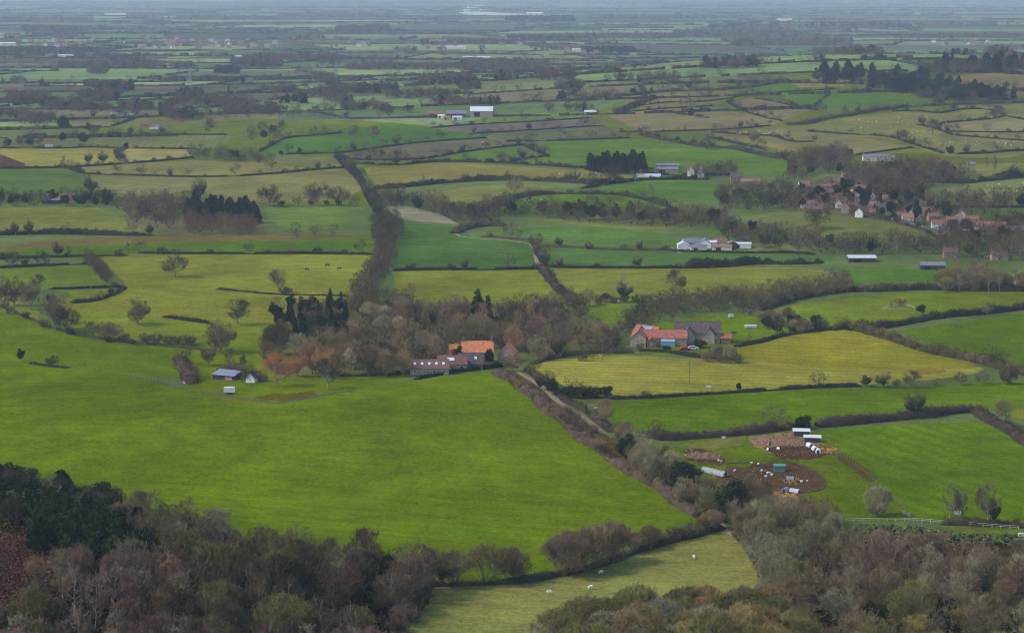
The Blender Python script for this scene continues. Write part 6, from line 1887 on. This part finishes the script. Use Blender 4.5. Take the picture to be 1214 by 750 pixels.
WOOL = simple('wool', (.62, .58, .48), .95, .12, 5)
COWM = simple('cow_hide', (.06, .035, .022), .8, .3, 2)
FACE = simple('dark_face', (.06, .05, .045), .8, .1, 4)
J = [(0, 0, .62, .27), (.38, 0, .64, .26), (-.38, 0, .62, .27), (.58, 0, .70, .15), (.74, 0, .62, .10), (.88, 0, .46, .07), (.95, 0, .38, .05),
     (.34, .15, .36, .07), (.34, .15, .02, .045), (.34, -.15, .36, .07), (.34, -.15, .02, .045), (-.40, .15, .40, .09), (-.46, .15, .22, .05), (-.43, .15, .02, .045), (-.40, -.15, .40, .09), (-.46, -.15, .22, .05), (-.43, -.15, .02, .045), (-.62, 0, .62, .06), (-.68, 0, .44, .04)]
E = [(0, 1), (0, 2), (1, 3), (3, 4), (4, 5), (5, 6), (1, 7), (7, 8), (1, 9), (9, 10), (2, 11), (11, 12), (12, 13), (2, 14), (14, 15), (15, 16), (2, 17), (17, 18)]
SHEEP = skin_body('sheep', J, E, [WOOL])
COW = skin_body('cow', [(x * 1.9, y * 1.6, z * 1.75, r_ * 1.45) for x, y, z, r_ in J], E, [COWM])
for i, (u, v, rz, lb) in enumerate(((712, 680, 40, 'white sheep farthest up the dull pasture, by the hedge foot'), (700, 698, 20, 'white sheep grazing between two others in the dull pasture'), (652, 704, 170, 'white sheep leftmost in the dull lower pasture'), (823, 662, 100, 'white sheep alone on the right of the dull pasture'))):
    o = ob('sheep', SHEEP, None, on(u, v), R(rz)); o.scale = (1.15,) * 3
    tag(o, lb, 'sheep')
FL = [([(870, 157), (925, 154), (935, 160), (880, 162)], 20, 'in the flock on the hill above the village'), ([(1010, 142), (1090, 136), (1160, 132), (1100, 160), (1020, 156)], 18, 'scattered over the hill pasture'), ([(1110, 168), (1214, 168), (1214, 178), (1120, 178)], 18, 'in the pasture behind the round yew'), ([(1165, 218), (1214, 214), (1214, 232), (1175, 230)], 12, 'in the field right of the village'), ([(640, 204), (700, 205), (740, 212), (680, 212)], 8, 'in the long tawny field')]
for poly, n, place in FL:
    xs = [p[0] for p in poly]; ys = [p[1] for p in poly]
    k = 0
    while k < n:
        u, v = rnd.uniform(min(xs), max(xs)), rnd.uniform(min(ys), max(ys))
        if not inpoly(u, v, poly): continue
        k += 1
        o = ob('sheep', SHEEP, None, on(u, v), rnd.random() * 6.28); o.scale = (.95,) * 3
        tag(o, 'white sheep grazing ' + place, 'sheep', 'sheep ' + place)
for lb, u, v, rz in (('dark cow uppermost of three in the light pasture', 388, 316, 20), ('dark brown cow rightmost of three in the light pasture', 402, 320, 5), ('dark cow leftmost of three in the light pasture', 364, 321, 170), ('black horse standing in the farmhouse paddock', 869, 397, 0)):
    o = ob('horse' if 'horse' in lb else 'cow', COW, None, on(u, v), R(rz)); o.scale = (1.1,) * 3
    tag(o, lb, 'horse' if 'horse' in lb else 'cow')

# ------------------------------------------------------------------ vehicles
TYRE = simple('tyre', (.02, .02, .02), .9, .1, 3)


def wheel_mesh(r_, w):
    m = MB(); m.bar((0, -w / 2, 0), (0, w / 2, 0), r_, r_, 14)
    return m.mesh('wheel', [TYRE])


WH = wheel_mesh(.33, .22)


def car(label, u, v, rz, colr, dz=0):
    o = empty('parked_car', on(u, v), R(rz)); tag(o, label, 'car')
    mt_ = simple('car_paint_' + label[:12].replace(' ', '_'), colr, .3, .03, 1, .5)
    MB().prism([(-2.1, .3), (2.1, .3), (2.15, .62), (2.0, .82), (1.0, .95), (.45, 1.42), (-1.2, 1.45), (-1.95, 1.0), (-2.15, .9)], -.85, .85).build('body', mt_, o)
    MB().prism([(.92, .98), (.47, 1.36), (-1.15, 1.38), (-1.75, 1.0)], -.87, .87).build('side_windows', GLASS, o)
    for x_ in (-1.3, 1.35):
        for y_ in (-.8, .8): ob('wheel', WH, o, (x_, y_, .33))
    for y_ in (-.6, .6): MB().box((2.12, y_, .68), (.1, .3, .14)).build('headlight', PAINT, o)


car('red car parked in front of the red roofed range', 812, 415, 8, (.35, .02, .02))
car('silver grey car parked right of the red car', 822, 414, -5, (.45, .47, .5))
car('white car half hidden at the stone house door', 838, 405, 30, (.7, .7, .7))
car('white car at the edge of the village below the willow', 1137, 257, 0, (.75, .75, .75))
# livestock trailer on the big field
o = empty('livestock_trailer', on(272, 467), R(4)); tag(o, 'white box trailer standing at the upper edge of the big green field', 'trailer')
MB().prism([(-1.9, .75), (1.9, .75), (1.9, 2.3), (1.6, 2.5), (-1.6, 2.5), (-1.9, 2.3)], -.9, .9).build('body', PAINT, o)
MB().box((0, 0, .62), (3.8, 1.6, .18)).build('chassis', TYRE, o)
for x_ in (-.5, .4):
    for y_ in (-.95, .95): ob('wheel', WH, o, (x_, y_, .33))
MB().bar((-1.9, 0, .55), (-3.2, 0, .5), .06, .05, 6).build('drawbar', R_METAL, o)
o = empty('tractor', on(578, 172), R(10)); tag(o, 'red tractor with a pale spreader on the stubble field', 'tractor')
RD = simple('red_paint', (.40, .05, .03), .5, .1, 1)
MB().box((1.2, 0, 1.3), (2.4, 1.0, 1.0), 0, 0, .85).build('bonnet', RD, o); MB().box((-.7, 0, 2.0), (1.6, 1.6, 1.7), 0, 0, .85).build('cab', GLASS, o); MB().box((-.7, 0, 2.95), (1.7, 1.7, .14)).build('cab_roof', RD, o)
for x_, r_ in ((-.8, .85), (1.7, .6)):
    for y_ in (-.95, .95): ob('wheel', wheel_mesh(r_, .45), o, (x_, y_, r_))
MB().prism([(-6.5, 1.0), (-2.4, 1.0), (-2.2, 2.4), (-6.8, 2.4)], -1.2, 1.2).build('spreader', RD, o)
MB().prism([(-6.6, 2.41), (-2.4, 2.41), (-3.4, 2.9), (-5.6, 2.9)], -1.1, 1.1).build('load', W_CREAM, o)
for y_ in (-1.3, 1.3): ob('wheel', wheel_mesh(.6, .4), o, (-4.6, y_, .6))
b = building('horse_trailer', 'small white trailer in the paddock behind the stone house', 867, 377, 10, 'trailer'); b.scale = (.7,) * 3
MB().prism([(-1.6, .6), (1.6, .6), (1.6, 2.2), (1.2, 2.5), (-1.6, 2.5)], -.9, .9).build('body', PAINT, b)
for y_ in (-.95, .95): ob('wheel', WH, b, (0, y_, .33))
b = building('caravan', 'long white caravan roof behind bushes right of the paddock', 890, 389, 0, 'caravan'); b.scale = (.8, .7, .6)
MB().prism([(-3.2, .5), (3.2, .5), (3.3, 2.0), (3.0, 2.5), (-3.0, 2.5), (-3.3, 2.0)], -1.1, 1.1).build('body', PAINT, b)
for x_ in (-1.6, 0, 1.6): window(b, x_, -1.13, 1.6, 0, 1.0, .6)
for y_ in (-1.1, 1.1): ob('wheel', WH, b, (0, y_, .33))

# ------------------------------------------------------------------ posts, fences, walls, pylons
WOODP = simple('weathered_post', (.16, .13, .10), .95, .2, 2)
WIRE = simple('wire', (.12, .11, .10), .6, .05, 1)
for lb, u, v, h in (('wooden pole carrying wires at the left of the olive field', 714, 429, 9), ('wooden pole standing in the middle of the olive striped field', 817, 455, 8.5), ('thin pole in the small light wedge at left', 108, 352, 7), ('pole beside the green field by the black shed', 1113, 322, 7), ('thin pole in the pale pasture right of the slim tree', 845, 331, 7), ('pole near the right slender tree over the striped field', 992, 548, 6)):
    o = empty('utility_pole', on(u, v)); tag(o, lb, 'pole')
    MB().bar((0, 0, -.5), (0, 0, h), .13, .09, 7).build('pole', WOODP, o)
    MB().box((0, 0, h - .5), (1.5, .12, .12)).build('crossarm', WOODP, o)
    for x_ in (-.65, 0, .65): MB().bar((x_, 0, h - .43), (x_, 0, h - .2), .05, .04, 6).build('insulator', PAINT, o)


def fence(name, label, pts, gap, h, mat, rails=2, pr=.07, cat='fence', rr_=.02):
    L = [on(*p) for p in smooth(pts, 5)]
    st_, acc = [L[0]], 0
    for a_, b_2 in zip(L, L[1:]):
        d_ = (b_2 - a_).length
        t_ = gap - acc
        while t_ <= d_:
            q = a_.lerp(b_2, t_ / d_); q.z = gz_at(q.x, q.y); st_.append(q); t_ += gap
        acc = d_ - (t_ - gap)
    o0 = st_[0]
    o = empty(name, o0); tag(o, label, cat)
    pm = MB().bar((0, 0, -.4), (0, 0, h), pr, pr * .9, 5).mesh('post', [mat])
    if len(st_) <= 100:
        for q in st_: ob('post', pm, o, q - o0)
    else:
        m = MB()
        for q in st_: m.bar(q - o0 + Vector((0, 0, -.4)), q - o0 + Vector((0, 0, h)), pr, pr * .9, 4)
        tag(m.build('posts', mat, o), kind='stuff')
    m = MB()
    for k in range(rails):
        z_ = h * (.95 - .8 * k / max(1, rails))
        for a_, b_2 in zip(st_, st_[1:]): m.bar(a_ - o0 + Vector((0, 0, z_)), b_2 - o0 + Vector((0, 0, z_)), rr_, rr_, 3)
    m.build('wires' if rr_ < .03 else 'rails', WIRE if rr_ < .03 else mat, o)


fence('wire_fence', 'post and wire fence along the top of the big green field', [(0, 430), (60, 435), (150, 445), (225, 462)], 3.0, 1.2, WOODP)
fence('wire_fence', 'post and wire fence along the lane side of the big field', [(640, 478), (682, 513), (716, 540), (760, 568), (800, 594), (826, 612)], 3.0, 1.2, WOODP)
fence('wire_fence', 'fence running from the paddock corner down beside the striped field', [(985, 532), (1010, 548), (1040, 574), (1060, 592), (1076, 610)], 2.5, 1.2, WOODP)
fence('rail_fence', 'pale rail fence between boggy strip and striped field', [(1002, 619), (1040, 618), (1080, 618), (1120, 621), (1160, 624), (1214, 628)], 2.4, 1.1, simple('pale_rail', (.42, .38, .30), .9, .2, 2), 2, .09, 'fence', .06)
fence('rail_fence', 'pale rail fence around the russet thicket', [(1045, 367), (1055, 364), (1068, 363), (1085, 366), (1070, 368), (1045, 368)], 2.4, 1.1, simple('pale_rail', (.42, .38, .30), .9, .2, 2), 2, .07, 'fence', .05)
fence('wire_fence', 'garden fence in front of the farmhouse and olive field', [(760, 426), (800, 427), (840, 430), (875, 432)], 2.5, 1.1, WOODP)
# gates
for lb, u, v, rz in (('pale metal gate at the corner of the striped green field', 1074, 611, -60), ('white gate by the hedge at the bend of the lane', 702, 483, 10)):
    o = empty('field_gate', on(u, v), R(rz)); tag(o, lb, 'gate')
    for x_ in (-1.8, 1.8): MB().bar((x_, 0, -.4), (x_, 0, 1.4), .11, .1, 7).build('post', WOODP, o)
    m = MB()
    for k in range(5): m.bar((-1.7, 0, .25 + k * .25), (1.7, 0, .25 + k * .25), .035, .035, 5)
    for a_, b_2 in (((-1.7, 0, .2), (-1.7, 0, 1.3)), ((1.7, 0, .2), (1.7, 0, 1.3)), ((-1.7, 0, .25), (1.7, 0, 1.25))): m.bar(a_, b_2, .04, .04, 5)
    m.build('rails', R_GREY, o)
# pale stone wall beside the scrub strip
P_ = [on(*p) for p in smooth([(212, 429), (216, 438), (221, 447), (226, 455)], 3)]
m = MB()
for a_, b_2 in zip(P_, P_[1:]):
    d_ = b_2 - a_; l_ = d_.length
    m.box(((a_.x + b_2.x) / 2, (a_.y + b_2.y) / 2, (a_.z + b_2.z) / 2 + .5), (l_ * 1.0, .5, 1.3 * rnd.uniform(.92, 1.05)), math.atan2(d_.y, d_.x))
o = m.build('stone_wall', simple('pale_stone', (.46, .41, .30), .95, .2, 1.5)); tag(o, 'pale dry stone wall leading to the shed past scrub', 'wall')
# water trough and small markers
for lb, u, v, s_ in (('white water trough at the foot of the left slender tree', 1136, 609, 1), ('white tank at the right edge below the hedge', 1212, 635, 1.1), ('white salt block by the pale wall', 219, 454, .6), ('white bag lying on the verge of the olive field', 840, 459, .9), ('white marker board by the lane gate', 706, 484, .6), ('white trough by the trimmed hedge of the smallholding', 858, 519, .7)):
    o = empty('water_trough', on(u, v)); o.scale = (s_,) * 3; tag(o, lb, 'trough')
    m = MB().box((0, 0, .35), (1.8, .9, .7), 0, 0, 1.1); m.build('tank', PAINT, o)
    MB().box((0, 0, .72), (1.7, .8, .06)).build('lid', R_GREY, o)


def pylon(label, u, v, h):
    o = empty('pylon', on(u, v), rnd.uniform(-.4, .4)); tag(o, label, 'pylon', 'pylons of the far plain')
    m = MB(); bw, tw = h * .09, h * .018
    for sx_ in (-1, 1):
        for sy_ in (-1, 1): m.bar((sx_ * bw, sy_ * bw, -1), (sx_ * tw, sy_ * tw, h), .22, .14, 4)
    n_ = 8
    for k in range(n_):
        z0, z1 = h * k / n_, h * (k + 1) / n_
        a_, b_2 = bw + (tw - bw) * k / n_, bw + (tw - bw) * (k + 1) / n_
        for sy_ in (-1, 1):
            m.bar((-a_, sy_ * a_, z0), (b_2, sy_ * b_2, z1), .12, .12, 3); m.bar((a_, sy_ * a_, z0), (-b_2, sy_ * b_2, z1), .12, .12, 3)
    m.build('tower', R_METAL, o)
    for z_, l_ in ((.66, .2), (.8, .16), (.93, .12)):
        MB().bar((-l_ * h, 0, z_ * h), (l_ * h, 0, z_ * h), .2, .2, 4).build('crossarm', R_METAL, o)


pylon('lattice pylon standing behind the round copse at left', 25, 108, 36)
pylon('lattice pylon over the small copse right of the town', 226, 114, 36)
pylon('faint lattice pylon farther right on the plain', 398, 104, 34)
HAZE_D = 5.4e-5
HAZE_C = (.66, .82, 1.0)
HAZE_G = 0.0
SKY_S = .13
SUN_S = 1.5
DUST = .5
EXPO = 1.17
DENOISE = True
# ------------------------------------------------------------------ air, sky and light
hz = MB().box((0, 30000, 210), (150000, 150000, 480))
mt = bpy.data.materials.new('haze_air'); mt.use_nodes = True
nt = mt.node_tree; nt.nodes.clear()
o_ = nt.nodes.new('ShaderNodeOutputMaterial'); pv = nt.nodes.new('ShaderNodeVolumePrincipled')
pv.inputs['Density'].default_value = HAZE_D
pv.inputs['Color'].default_value = (*HAZE_C, 1)
pv.inputs['Absorption Color'].default_value = (1, 1, 1, 1)
pv.inputs['Anisotropy'].default_value = HAZE_G
nt.links.new(pv.outputs[0], o_.inputs['Volume'])
tag(hz.build('haze', mt), 'blue grey haze thickening over the far plain', 'haze', None, 'stuff')

w = bpy.data.worlds.new('World'); SC.world = w; w.use_nodes = True
nt = w.node_tree; nt.nodes.clear()
bg = nt.nodes.new('ShaderNodeBackground'); ow = nt.nodes.new('ShaderNodeOutputWorld')
sk = nt.nodes.new('ShaderNodeTexSky'); sk.sky_type = 'NISHITA'; sk.sun_disc = False
EL, AZ = R(44), R(-100)        # the brighter part of the cloud: left, slightly in front of the camera's back
sk.sun_elevation = EL; sk.sun_rotation = AZ
sk.air_density = 1.0; sk.dust_density = DUST; sk.ozone_density = 1.0
nt.links.new(sk.outputs[0], bg.inputs['Color'])
bg.inputs['Strength'].default_value = SKY_S
nt.links.new(bg.outputs[0], ow.inputs['Surface'])
sd = bpy.data.lights.new('sun', 'SUN'); sd.energy = SUN_S; sd.angle = R(10); sd.color = (1.0, .93, .84)
so = bpy.data.objects.new('sun', sd); COL.objects.link(so)
# direction to the sun in Blender's sky convention: rotation 0 = +Y, clockwise seen from above
dv = Vector((math.sin(AZ) * math.cos(EL), math.cos(AZ) * math.cos(EL), math.sin(EL)))
so.rotation_euler = dv.to_track_quat('Z', 'Y').to_euler()
so.location = (0, 0, 1000)

vs_ = SC.view_settings
SC.display_settings.display_device = 'sRGB'
vs_.view_transform = 'Standard'; vs_.look = 'None'; vs_.gamma = 1; vs_.exposure = EXPO
vs_.use_curve_mapping = False
SC.render.engine = 'CYCLES'
cy = SC.cycles
cy.max_bounces = 4; cy.diffuse_bounces = 2; cy.glossy_bounces = 2; cy.transmission_bounces = 2; cy.volume_bounces = 0; cy.transparent_max_bounces = 4
cy.use_adaptive_sampling = False
cy.use_denoising = DENOISE
cy.sample_clamp_indirect = 6
SC.render.film_transparent = False
cy.filter_width = 1.05
